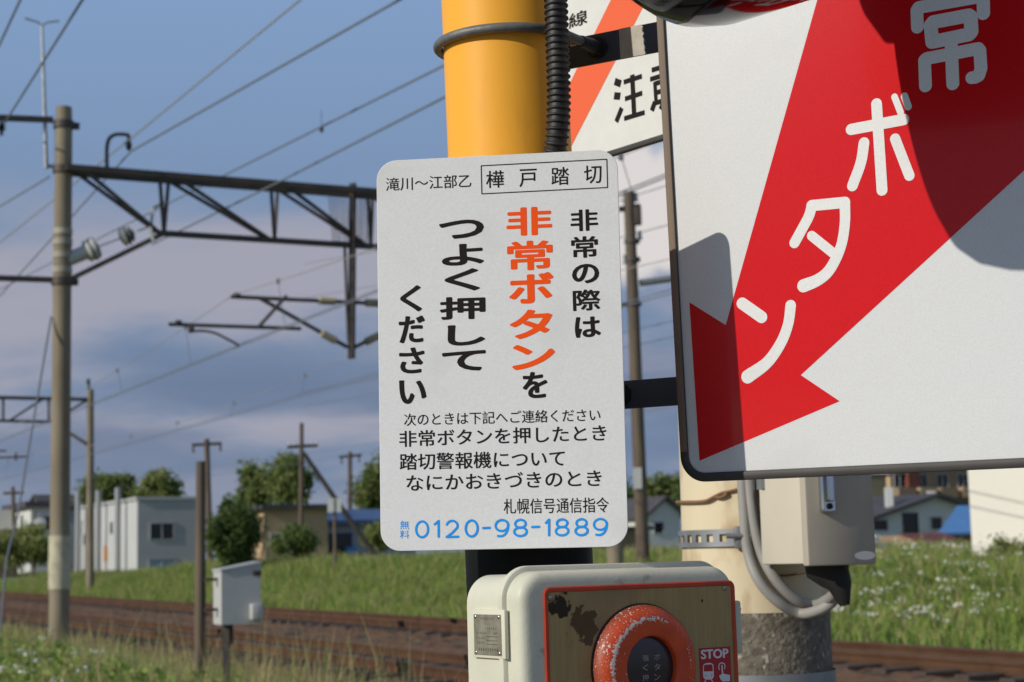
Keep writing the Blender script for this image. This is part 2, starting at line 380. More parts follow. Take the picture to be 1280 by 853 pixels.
def special_ring(O, n, r_edge, r_out):      # orange cast ring, paint chipped along its front edge
    m = bpy.data.materials.new('ring_paint'); m.use_nodes = True; nt = m.node_tree; N = nt.nodes; L = nt.links; b = N['Principled BSDF']
    b.inputs['Roughness'].default_value = .5
    g = N.new('ShaderNodeNewGeometry')
    def vm(op, a, c):
        q = N.new('ShaderNodeVectorMath'); q.operation = op
        for i, x in enumerate((a, c)):
            if isinstance(x, (tuple, list, np.ndarray)): q.inputs[i].default_value = tuple(map(float, x))
            else: L.new(x, q.inputs[i])
        return q
    rel = vm('SUBTRACT', g.outputs['Position'], O).outputs[0]
    hgt = vm('DOT_PRODUCT', rel, n).outputs['Value']
    cr_ = vm('CROSS_PRODUCT', rel, n).outputs[0]; ln = N.new('ShaderNodeVectorMath'); ln.operation = 'LENGTH'; L.new(cr_, ln.inputs[0]); rad = ln.outputs['Value']
    def mth(op, a, c):
        q = N.new('ShaderNodeMath'); q.operation = op
        for i, x in enumerate((a, c)):
            if isinstance(x, (int, float)): q.inputs[i].default_value = x
            else: L.new(x, q.inputs[i])
        return q.outputs[0]
    def rm(v, a, c):
        r = N.new('ShaderNodeMapRange'); r.inputs[1].default_value = a; r.inputs[2].default_value = c; L.new(v, r.inputs[0]); return r.outputs[0]
    def noise(sc_, det, vec=None):
        q = N.new('ShaderNodeTexNoise'); q.inputs['Scale'].default_value = sc_; q.inputs['Detail'].default_value = det; L.new(vec or rel, q.inputs['Vector']); return q.outputs[0]
    def mx(f, a, c):
        x = N.new('ShaderNodeMix'); x.data_type = 'RGBA'; L.new(f, x.inputs[0])
        for i, q in ((6, a), (7, c)):
            if isinstance(q, tuple): x.inputs[i].default_value = (*q, 1)
            else: L.new(q, x.inputs[i])
        return x.outputs[2]
    base = mx(rm(noise(30, 4), .35, .7), (.66, .075, .012), (.52, .052, .010))
    edge = rm(mth('ABSOLUTE', mth('SUBTRACT', rad, r_edge), 0), .0055, .0)
    dirw_ = rm(vm('DOT_PRODUCT', rel, -XP.e1 * .75 + XP.e2 * .66).outputs['Value'], -.035, .05)
    chip = rm(mth('ADD', mth('ADD', mth('MULTIPLY', edge, .30), noise(330, 7)), mth('ADD', mth('MULTIPLY', mth('SUBTRACT', noise(30, 3), .5), .55), mth('MULTIPLY', mth('SUBTRACT', dirw_, .62), .26))), .755, .785)
    side = rm(rad, r_edge + .001, r_edge + .004)
    speck = mth('MULTIPLY', rm(noise(420, 4), .655, .675), side)
    rim_dark = mth('MULTIPLY', rm(rad, r_out - .008, r_out), .75)  # darker towards the ring's outer rim
    base = mx(rim_dark, base, (.16, .05, .03))
    L.new(mx(mth('MAXIMUM', chip, speck), base, (.66, .60, .54)), b.inputs['Base Color'])
    bp = N.new('ShaderNodeBump'); bp.inputs['Strength'].default_value = .25; bp.inputs['Distance'].default_value = .002; L.new(noise(300, 4), bp.inputs['Height']); L.new(bp.outputs[0], b.inputs['Normal'])
    return m

# ------------------------------------------------------------------ ground, tracks
def build_ground():
    Ls = sorted(set([-3000, -800, -200, -80, -40, -20] + [-12 + .75 * i for i in range(60)] + [34, 38, 45, 60, 90, 140, 220, 400, 800, 3000]))
    ss = sorted(set([-3000, -800, -200, -80, -40] + [-20 + 1.5 * i for i in range(100)] + [135, 150, 175, 210, 260, 340, 500, 900, 1800, 4500]))
    A, B = np.meshgrid(Ls, ss); Z = gz(A, B); v = [ls(a, b, z) for a, b, z in zip(A.ravel(), B.ravel(), Z.ravel())]
    n = len(Ls); f = [(j * n + i, j * n + i + 1, (j + 1) * n + i + 1, (j + 1) * n + i) for j in range(len(ss) - 1) for i in range(n - 1)]
    m = MB(); m.add(v, f); struct(m.build('ground', 'grass', loc=(0, 0, 0)))
    m = MB(); A, B = np.meshgrid(np.arange(5.9, 14.9, .22), np.concatenate([np.arange(-12, 75, .3), np.arange(76, 320, 6)]))
    edge = np.minimum(sst(5.9, 6.6, A), sst(14.8, 14.2, A)); Z = gz(A, B) - .03 + edge * (.055 + rng.normal(0, .024, A.shape))
    n = A.shape[1]; m.add([ls(a, b, z) for a, b, z in zip(A.ravel(), B.ravel(), Z.ravel())], [(j * n + i, j * n + i + 1, (j + 1) * n + i + 1, (j + 1) * n + i) for j in range(A.shape[0] - 1) for i in range(n - 1)])
    struct(m.build('track_ballast', 'ballast', loc=(0, 0, 0)))
def build_unseen_road():  # gravel road out of view round the camera, added for warm neutral bounce light
    m = MB(); A, B = np.meshgrid(np.linspace(-14, 4.8, 40), np.linspace(-14, 6.5, 40)); n = 40; Z = np.maximum(gz(A, B), -1) + .012
    m.add([ls(a, b, z) for a, b, z in zip(A.ravel(), B.ravel(), Z.ravel())], [(j * n + i, j * n + i + 1, (j + 1) * n + i + 1, (j + 1) * n + i) for j in range(n - 1) for i in range(n - 1)]); struct(m.build('unseen_road', 'unseen_road_gravel', loc=(0, 0, 0)))
build_ground(); build_unseen_road()
def rail_bar(mb, L, s0, s1, z0, z1, w):
    vs = [ls(L + dx, s, z) for s in (s0, s1) for dx, z in ((-w / 2, z0), (w / 2, z0), (w / 2, z1), (-w / 2, z1))]
    mb.add(vs, [(0, 1, 2, 3), (7, 6, 5, 4), (0, 4, 5, 1), (1, 5, 6, 2), (2, 6, 7, 3), (3, 7, 4, 0)])
def build_track(L0, label):
    t = thing('railway_track', label, 'railway track', ls(L0, 20, .1), 'railway tracks')
    for L in (L0 - .533, L0 + .533):
        m = MB(); rail_bar(m, L, -12, 320, .146, .16, .125); rail_bar(m, L, -12, 320, .16, .245, .03); rail_bar(m, L, -12, 320, .245, .285, .066)
        rl = m.build('rail', 'rail', t, smooth=False)
        m = MB(); rail_bar(m, L, -12, 320, .2852, .2872, .045); m.build('rail_head', 'rail_head', rl, smooth=False)
    first = None
    for k in range(96):
        s = 6 + .62 * k
        if first is None:
            m = MB(); m.box(ls(L0, s, .112), (2.1, .2, .12), np.array([TV, TU, [0, 0, 1]]).T, .01, 1); first = m.build('sleeper', 'sleeper', t, smooth=False)
        else:
            c = first.copy(); COL.objects.link(c); c.parent = t; c.location = Vector(TU * (.62 * k)); ORG[c.name] = ORG[first.name]
build_track(7.75, 'nearer rusty railway track passing behind the button box, dark sleepers in ballast')
build_track(12.2, 'farther rusty railway track running along the foot of the grass bank')

# ------------------------------------------------------------------ crossing pole
PB, PT = at(661, 690, 2.225), at(637.5, 195, 2.225); PD = (PT - PB) / np.linalg.norm(PT - PB); PR = .0838
def pole_at(z): return PB + PD * ((z - PB[2]) / PD[2])
def build_pole():
    b = pole_at(0); t = thing('crossing_pole', 'tall yellow and black round steel pole carrying the signs at the crossing', 'pole', b)
    z0 = 1.66
    m = MB(); m.tube([pole_at(z) for z in (z0, 2.0, 2.4, 2.9, 3.3)], PR, 64); m.build('yellow_section', 'yellow_paint', t)
    m = MB(); m.tube([pole_at(z) for z in (-.1, .4, .9, 1.3, z0)], PR, 64); m.build('black_section', 'black_paint', t)
    m = MB(); m.tube([pole_at(3.3), pole_at(3.33)], [PR + .004, PR * .6], 48); m.build('cap', 'black_paint', t)
build_pole()

# ------------------------------------------------------------------ small notice plate
TL, BL, BR = np.array([-.167415, 2.09679, 1.948268]), np.array([-.169045, 2.1, 1.454349]), np.array([.13558, 2.060009, 1.453083])
SP = Plane(BL, BR - BL, TL - BL); SW, SH = .30741, .49393
def build_notice():
    t = thing('notice_sign', 'white rounded notice plate with black and orange writing and a blue telephone number', 'sign', SP.P(SW / 2, 0, 0))
    m = MB(); slab(m, SP, 0, 0, SW, SH, .0255, [(.0006, -.002), (0, -.0014), (0, -.0005), (.0005, 0)], 12); m.build('plate', 'sign_white', t)
    m = MB(); K = .0003
    col1 = [('非', 713, 262, 747.5, 289), ('常', 714, 295.5, 747.5, 322.5), ('の', 715, 330, 749, 354.5), ('際', 716, 362, 750.5, 388.5), ('は', 718.5, 396, 751, 422)]
    for c in col1: put_px(m, SP, *c, K, .0009 if c[0] in '非常際' else .0013, .8)
    for c in [('つ', 548.5, 275, 605, 298.5), ('よ', 552, 305, 605, 332), ('く', 555.5, 336, 600, 364), ('押', 549.5, 371, 607, 399.5), ('し', 559.5, 406, 606.5, 432), ('て', 552.5, 438.5, 607.5, 464)]: put_px(m, SP, *c, K, .0019 if c[0] != '押' else .0017, 1)
    for c in [('く', 500, 357, 527.5, 390), ('だ', 498.5, 395, 531.5, 429), ('さ', 499, 434.5, 531, 467), ('い', 499, 475, 533, 505), ('を', 653, 465, 684.5, 498)]: put_px(m, SP, *c, K, .0015, .7)
    put_line(m, SP, '滝川～江部乙', 482.5, 231, 589, 226, 17.5, K, .0001)
    for c in [('樺', 607.5, 213.5, 630, 235), ('戸', 649, 211.5, 671, 233.7), ('踏', 689, 209, 711.5, 231.5), ('切', 730, 207, 752, 229.5)]: put_px(m, SP, *c, K, .0002, .5)
    put_line(m, SP, '次のときは下記へご連絡ください', 505, 525, 750.5, 518.6, 16, K, .0001)
    put_line(m, SP, '非常ボタンを押したとき', 499, 549, 758, 541, 20.5, K, .0003)
    put_line(m, SP, '踏切警報機について', 499.5, 577.6, 706, 572.7, 21, K, .0003)
    put_line(m, SP, 'なにかおきづきのとき', 508, 604, 752, 597.5, 20, K, .0003)
    put_line(m, SP, '札幌信号通信指令', 629.5, 633.2, 761, 631.2, 19, K, .0001)
    m.build('black_lettering', 'ink', t, smooth=False)
    m = MB(); fr = [SP.uv(*p) for p in ((601.5, 207.5), (758.5, 199.3), (759.5, 234.6), (602.3, 242.6))]
    for a, b in zip(fr, fr[1:] + fr[:1]): m.stroke(SP, [a, b], .0013, K, 2)
    m.build('name_frame', 'ink', t, smooth=False)
    m = MB()
    for c in [('非', 633, 259, 690, 294.5), ('常', 634, 301, 691, 338), ('ボ', 636, 341, 692.5, 379.5), ('タ', 637, 387, 691, 423.5), ('ン', 639.5, 430.5, 694, 462)]: put_px(m, SP, *c, K, .0017 if c[0] in '非常' else .0023, 1.2)
    m.build('orange_lettering', 'ink_orange', t, smooth=False)
    m = MB()
    for ch, a, b, y0, y1 in [('0', 228, 297, 585, 673), ('1', 318, 350, 583, 671), ('2', 375, 443, 582, 671), ('0', 468, 537, 580, 669), ('-', 553, 595, 617, 627), ('9', 613, 685, 578, 668), ('8', 703, 775, 577, 667), ('-', 790, 835, 612, 622), ('1', 857, 885, 576, 664), ('8', 905, 977, 575, 664), ('8', 1000, 1070, 574, 663), ('9', 1090, 1163, 573, 662)]:
        sc_ = s = 330 / 1280; A = SP.uv(460 + a * s, 500 + y1 * s); Bx = SP.uv(460 + b * s, 500 + (y1 - 2) * s) - A; By = SP.uv(460 + a * s, 500 + y0 * s) - A; tw = .0029
        hx, hy = tw / 2 / np.linalg.norm(Bx), tw / 2 / np.linalg.norm(By)
        def arc(cx, cy, rx, ry, a0, a1, n=30): return [(cx + rx * math.cos(R(q)), cy + ry * math.sin(R(q))) for q in np.linspace(a0, a1, n)]
        st = {'0': [arc(.5, .5, .5, .5, 0, 360, 44)], '-': [[(0, .5), (1, .5)]], '1': [[(.9, 0), (.9, 1), (.0, .80)]], '8': [arc(.5, .755, .42, .245, 0, 360, 36), arc(.5, .265, .5, .265, 0, 360, 36)],
              '9': [arc(.5, .66, .5, .34, 0, 360, 40), arc(.42, .62, .58, .62, 0, -92, 18) + [(.18, .02)]], '2': [arc(.48, .69, .46, .31, 165, -28, 22) + [(.50, .25), (.02, 0), (1, 0)]]}[ch]
        for pth in st: m.stroke(SP, [A + Bx * (hx + x * (1 - 2 * hx)) + By * (hy + y * (1 - 2 * hy)) for x, y in pth], tw, K, 6)
    put_px(m, SP, '無', 500, 651, 511.7, 662, K, 0); put_px(m, SP, '料', 500, 663, 511.7, 673.5, K, 0)
    m.build('blue_lettering', 'ink_blue', t, smooth=False)
    m = MB(); c = SP.P(SW * .52, SH * .8, -.03)
    for v in (.28, .8):
        q = SP.P(SW * .55, SH * v, -.022); m.box(q, (.05, .035, .035), np.array([SP.e1, SP.n, SP.e2]).T, .002)
    m.build('mounting_block', 'galv', t)
build_notice()

# ------------------------------------------------------------------ big arrow sign
YAW = R(-31); BB = at(853, 603.7, 2.205)
def big_plane():
    best = None
    def mk(tl, rl):
        ca, sa = math.cos(YAW), math.sin(YAW); cb, sb = math.cos(tl), math.sin(tl); cc, s_ = math.cos(rl), math.sin(rl)
        M = np.array([[ca, -sa, 0], [sa, ca, 0], [0, 0, 1]]) @ np.array([[1, 0, 0], [0, cb, -sb], [0, sb, cb]]) @ np.array([[cc, 0, s_], [0, 1, 0], [-s_, 0, cc]])
        return Plane(BB, M[:, 0], M[:, 2])
    return mk(R(2.664), R(.104))
BP = big_plane(); BW, BH = .66, .92
def clip(poly, x0, y0, x1, y1):
    for ax, lim, sgn in ((0, x0, 1), (0, x1, -1), (1, y0, 1), (1, y1, -1)):
        out = []
        for a, b in zip(poly, poly[1:] + poly[:1]):
            ia, ib = (a[ax] - lim) * sgn >= 0, (b[ax] - lim) * sgn >= 0
            if ia: out.append(a)
            if ia != ib: t = (lim - a[ax]) / (b[ax] - a[ax]); out.append(tuple(np.array(a) + t * (np.array(b) - np.array(a))))
        poly = out
    return poly
def smooth(pts, n=7):
    P = [np.array(p, float) for p in pts]; P = [2 * P[0] - P[1]] + P + [2 * P[-1] - P[-2]]; out = []
    for i in range(1, len(P) - 2):
        for k in range(n):
            t = k / n; a, b, c, d = P[i - 1:i + 3]; out.append(.5 * (2 * b + (c - a) * t + (2 * a - 5 * b + 4 * c - d) * t * t + (3 * b - a - 3 * c + d) * t ** 3))
    return out + [P[-2]]
def build_big():
    t = thing('arrow_sign', 'large white sign with a red arrow pointing down left and rounded white katakana', 'sign', BP.P(BW / 2, 0))
    m = MB(); slab(m, BP, .006, .006, BW - .006, BH - .006, .026, [(0, -.0075), (0, -.001), (.0003, 0)], 10); m.build('panel', 'big_white', t)
    # rubber edge channel: a closed ring round the panel
    m = MB(); r = .034
    def ring(ins, h): rr = max(r - ins, .002); return [BP.P(a, b, h) for a, b in rrect(ins, ins, BW - ins, BH - ins, rr, 10)]
    lp = [ring(.0118, .0012), ring(.0112, .003), ring(.009, .0042), ring(.003, .0042), ring(.0006, .003), ring(0, .0012)]
    n = len(lp[0]); m.add([p for q in lp for p in q], [(i * n + (k + 1) % n, i * n + k, (i + 1) * n + k, (i + 1) * n + (k + 1) % n) for i in range(len(lp) - 1) for k in range(n)])
    m.build('edge_channel', 'frame_rubber', t)
    m = MB(); lp = [ring(0, .0011), ring(0, -.024), ring(.006, -.026), ring(.0118, -.026), ring(.0125, -.0085)]
    m.add([p for q in lp for p in q], [(i * n + (k + 1) % n, i * n + k, (i + 1) * n + k, (i + 1) * n + (k + 1) % n) for i in range(len(lp) - 1) for k in range(n)])
    m.build('edge_side', 'frame_side', t)
    m = MB(); m.box(BP.P(.0062, BH / 2, .0036), (.0098, BH - .08, .0026), np.array([BP.e1, BP.e2, BP.n]).T @ np.diag([1, 1, 1]), .001); m.build('sunlit_edge_strip', 'frame_side', t)  # warm sun on the left rubber channel, painted as a browner strip
    K = .0003; U = lambda x, y: BP.uv(x, y)
    tip, lt, ln, rn, rt = U(874.5, 576.2), U(861.8, 378.1), U(907.2, 406.5), U(1001, 469), U(1049.7, 501.7)
    lu = ln + (U(1021.7, 0) - ln) * 2.2; ru = rn + (U(1280, 213.5) - rn) * 3.2
    ar = clip([tuple(p) for p in (tip, rt, rn, ru, lu, ln, lt)], .0125, .0125, BW - .0125, BH - .0125)
    m = MB(); m.poly(BP, ar, K); m.build('red_arrow', 'big_red', t, smooth=False)
    m = MB(); K2 = .0005
    z5 = lambda x, y: U(820 + x / 2.752, y / 2.752); z6 = lambda x, y: U(820 + x / 2.752, 300 + y / 2.752); z2 = lambda x, y: U(1060 + x / 5.686, y / 5.686)
    wpx = np.linalg.norm(U(1100, 300) - U(1101, 300)) * 1.13
    def S(f, pts, w, sm=False, sc_=2.752):
        q = [f(*p) for p in pts]; ws = [x / sc_ * wpx for x in w] if isinstance(w, (list, tuple)) else w / sc_ * wpx
        if sm:
            n0 = len(q); q = smooth(q)
            if isinstance(ws, list): ws = list(np.interp(np.linspace(0, 1, len(q)), np.linspace(0, 1, n0), ws))
        m.stroke(BP, q, ws, K2, 10)
    S(z5, [(759, 358), (778, 655)], 33); S(z5, [(672, 446), (852, 412)], 34); S(z5, [(716, 492), (705, 560), (676, 640)], 33, True); S(z5, [(823, 478), (872, 605)], 31)
    S(z5, [(821, 334), (842, 388)], 20); S(z5, [(855, 332), (868, 368)], 22)
    S(z5, [(477, 836), (505, 785), (526, 745), (536, 712)], 33, True); S(z5, [(536, 708), (650, 697)], 34); S(z5, [(650, 698), (650, 770), (636, 850), (600, 925), (560, 962), (508, 984)], [33, 32, 32, 34, 36, 40], True); S(z5, [(536, 812), (608, 870)], 30)
    S(z6, [(297, 219), (364, 266)], 37); S(z6, [(464, 226), (455, 290), (430, 355), (383, 422), (316, 471)], [34, 33, 34, 36, 42], True)
    c = lambda pts, w=78: S(z2, pts, w, False, 5.686)
    c([(495, 195), (490, 75), (502, 56)]); c([(502, 56), (952, -24)]); c([(952, -24), (962, -8), (964, 98)])
    c([(600, 300), (588, 180), (604, 160), (858, 112), (873, 124), (878, 228), (864, 246), (612, 298)], 84)
    c([(735, 320), (746, 597)]); c([(552, 612), (545, 430), (560, 418)]); c([(560, 418), (925, 348)]); c([(925, 348), (938, 362), (946, 490), (930, 540), (906, 552), (881, 554)], 76)
    c([(715, -160), (720, -30)]); c([(560, -130), (590, -60)]); c([(860, -185), (835, -105)])
    # the first character of the word, above the frame
    b = U(1215, -20); ex = (U(1230, 10) - U(1140, 25)); ex /= np.linalg.norm(ex); ey = np.array([-ex[1], ex[0]])
    f = lambda x, y: b + ex * (x * .001) + ey * (y * .001)
    for sx in (-1, 1):
        m.stroke(BP, [f(sx * 14, 40), f(sx * 14, 140)], .0135, K2, 10)
        for y in (75, 100, 125): m.stroke(BP, [f(sx * 14, y), f(sx * 48, y - 2)], .0125, K2, 10)
    m.build('white_lettering', 'sign_white', t, smooth=False)
build_big()

# ------------------------------------------------------------------ brackets between pole and big sign
def build_brackets():
    for y0, y1, lab, tape in ((18, 53.5, 'upper black flat bracket with a strip of silver tape, clamped to the yellow pole', True), (471, 506, 'lower black flat bracket between notice plate and arrow sign', False)):
        a = BP.uv(822, y0)[1]; b = BP.uv(840, y1)[1]; v = (a + b) / 2; hh = abs(a - b)
        t = thing('sign_bracket', lab, 'bracket', BP.P(-.1, v, -.025))
        m = MB(); m.box(BP.P(.02, v, -.034), (.42, .004, hh), np.array([BP.e1, BP.n, BP.e2]).T, .0012); m.build('bar', 'bracket', t)
        if tape:
            m = MB(); q0 = BP.uv(774, 40, -.032)[0]; q1 = BP.uv(804.5, 36, -.032)[0]; n = 24
            left = [(q0, v - hh / 2 + hh * k / n) for k in range(n + 1)]; right = [(q1 + random.uniform(-.0013, .0013) - .003 * k / n + .0015, v - hh / 2 + hh * k / n) for k in range(n + 1)]
            m.poly(BP, left[::-1] + right, -.0312) if False else m.add([BP.P(p[0], p[1], -.0314) for pr in zip(left, right) for p in pr], [(2 * k, 2 * k + 1, 2 * k + 3, 2 * k + 2) for k in range(n)])
            m.build('tape_strip', 'tape', t, smooth=False)
        # round bolt bent about the pole, its two ends through the bar
        cz = v + (0 if tape else 0); c = pole_at((BP.P(-.15, v, 0))[2]); nn = BP.n; e = BP.e1
        off = (c - BP.O) @ nn; uc = (c - BP.O) @ e; RR = PR + .0075 if tape else PR + .006
        pts = [BP.P(uc + RR, v + .000, -.055)]; 
        for k in range(41):
            q = math.pi * k / 40; x = RR * math.cos(q); y = RR * math.sin(q); pts.append(BP.P(uc + x, v - .000, off + y))
        pts.append(BP.P(uc - RR, v, -.055))
        m = MB(); m.tube(pts, .0066, 14); ub = m.build('u_bolt', 'ring_steel', t)
        for sx in (1, -1):
            m = MB(); q = BP.P(uc + sx * RR, v, -.0319); m.tube([q, q + nn * .004], .015, 20); m.tube([q + nn * .004, q + nn * .013], .0115, 6); m.tube([q + nn * .013, q + nn * .05], [.010, .008], 12)
            m.build('nut', 'rubber', ub)
        if tape:
            m = MB(); u0_ = BP.uv(713, 54, -.0314)[0]; u1_ = BP.uv(728, 50, -.0314)[0]; vv = BP.uv(722, 52, -.0314)[1]
            lb = [(u0_, vv - .0055), (u1_, vv - .0055), (u1_, vv + .0055), (u0_, vv + .0055)]; m.poly(BP, lb, -.0312); lo = m.build('maker_label', 'sticker_white', t, smooth=False)
            m = MB(); w = u1_ - u0_
            for sx, st in ((.12, [(0, -.6), (0, .6), (.3, .6), (.3, -.6), (0, -.6)]), (.55, [(0, .5), (.35, .5), (.1, -.3)])):
                q = [np.array([u0_ + (sx + x) * w, vv + y * .0045]) for x, y in st]; m.stroke(BP, q, .0013, -.0309, 4)
            m.build('label_marks', 'ink', lo, smooth=False)
build_brackets()

# ------------------------------------------------------------------ corrugated hose
def build_hose():
    pts = []; rad = []; ctl = smooth([at(693, -330, 2.155), at(694, -60, 2.135), at(696, 40, 2.128), at(698.5, 120, 2.126), at(696, 175, 2.128), at(689, 225, 2.15), at(684, 300, 2.16)], 40)
    L = 0; step = .0011; cur = ctl[0]; path = [cur]; acc = 0
    for a, b in zip(ctl, ctl[1:]):
        d = np.linalg.norm(b - a); n = 0
        while acc + step <= d + 1e-9 - 0:
            acc += step; path.append(a + (b - a) * (acc / d))
        acc -= d
    for i, p in enumerate(path):
        ph = (i * step / .0088) % 1; rad.append(.0132 + .0030 * (max(0, math.cos(2 * math.pi * ph)) ** .5 if math.cos(2 * math.pi * ph) > 0 else 0))
    m = MB(); m.tube(path, rad, 20); o = m.build('corrugated_hose', 'rubber', angle=50)
    tag(o, 'black corrugated cable hose running down the right side of the yellow pole', 'hose')
build_hose()

# ------------------------------------------------------------------ caution sign behind
def build_caution():
    ya = R(-53); e1 = np.array([math.cos(ya), math.sin(ya), 0]); O = at(767.5, 194.0, 2.72)
    pl = Plane(O, e1, np.array([-.03, -.0, 1])); x0, x1, y1 = -.24, .30, .70
    t = thing('caution_sign', 'white caution sign with a slanting orange band, half hidden behind pole and arrow sign', 'sign', pl.P(0, 0))
    m = MB(); slab(m, pl, x0, .008, x1, y1, .012, [(0, -.004), (0, 0)]); m.build('panel', 'caut_white', t, smooth=False)
    m = MB(); m.box(pl.P((x0 + x1) / 2, .004, -.002), (x1 - x0, .012, .0085), np.array([pl.e1, pl.n, pl.e2]).T, .001); m.build('bottom_edge', 'frame_rubber', t)
    U = pl.uv; a, b = U(763.7, 0), U(717, 95); d = (a - b); c, q = U(808.7, 0), U(723.7, 165)
    lo = q + (U(720.5, 160) - q); 
    d2 = c - q
    left0 = a + d * 1.6; leftb = b - d * 1.6; q = q + (q - c) * .5; right0 = c + d2 * 1.0
    ban = clip([tuple(p) for p in (leftb, q - d2 * .0, right0, left0)], x0 + .02, .012, x1 - .01, y1 - .01)
    m = MB(); m.poly(pl, ban, .0004); m.build('orange_band', 'caut_orange', t, smooth=False)
    m = MB(); Z = lambda x, y: U(530 + x / 4, y / 4); w = .0078
    def S(*p, ww=w): m.stroke(pl, [Z(*r_) for r_ in p], ww, .0008, 1)
    S((955, 408), (985, 420), ww=.012); S((952, 480), (982, 482), ww=.012); S((962, 610), (990, 540), ww=.010)
    S((1000, 412), (1090, 382)); S((1006, 496), (1092, 466)); S((1002, 594), (1104, 563)); S((1042, 375), (1052, 578), ww=.0105)
    m.build('black_letter', 'ink', t, smooth=False); m = MB()      # next character, mostly behind the arrow sign
    S((1140, 352), (1235, 322)); S((1184, 330), (1188, 385)); S((1132, 398), (1240, 364)); S((1155, 410), (1162, 520)); S((1155, 420), (1225, 398)); S((1160, 465), (1225, 445)); S((1162, 515), (1226, 495)); S((1225, 398), (1228, 500)); S((1140, 555), (1156, 510), ww=.010); S((1180, 530), (1215, 560))
    m.build('black_letter', 'ink', t, smooth=False); m = MB()
    put_text(m, pl, '線', Z(724, 112), Z(818, 80), np.linalg.norm(Z(770, 60) - Z(770, 135)), .0006, .0006); m.build('black_letter', 'ink', t, smooth=False)
    m = MB(); q = pl.P(-.1, .64, -.012); m.box(q, (.26, .012, .04), np.array([pl.e1, pl.n, pl.e2]).T, .002); m.bar(q, pole_at(q[2]) + np.array([.02, .05, 0]), .03, .03); m.build('mounting_bar', 'bracket', t)
build_caution()

# ------------------------------------------------------------------ warning lamp, only its underside in the frame
UPV = np.array([0, 0, 1.])
def build_lamp():
    a = np.array([.685, -.728, 0]); a /= np.linalg.norm(a)
    RL = .187; C = at(874, 27, 1.745) + np.array([0, 0, RL]); O = C - a * .066; k = RL / .2
    t = thing('warning_lamp', 'glossy black hooded crossing lamp hanging over the top edge of the arrow sign', 'lamp', C)
    m = MB(); m.lathe(O, a, [(.0, -.002), (.06 * k, 0), (.12 * k, .001), (.158 * k, .005), (.180 * k, .014), (.194 * k, .032), (.2 * k, .062), (.2 * k, .24), (.197 * k, .243), (.192 * k, .24), (.192 * k, .11)], 72); m.build('hood', 'lamp_black', t, angle=60)
    m = MB(); m.lathe(O, a, [(.0, .165), (.08 * k, .16), (.14 * k, .145), (.19 * k, .125)], 64); m.build('lens', 'lamp_red', t)
    m = MB(); p = O + np.array([0, 0, .150]); p2 = p + np.array([0, 0, .50]); q = pole_at(p2[2] + .02)
    m.tube([p + a * .06, p - a * .040, p - a * .056], [.085, .078, .05], 32); m.tube([p + a * .01, p2 - UPV * .03, p2 - (p - q) * .08, q], .028, 16)
    m.build('arm', 'black_paint', t)
build_lamp()

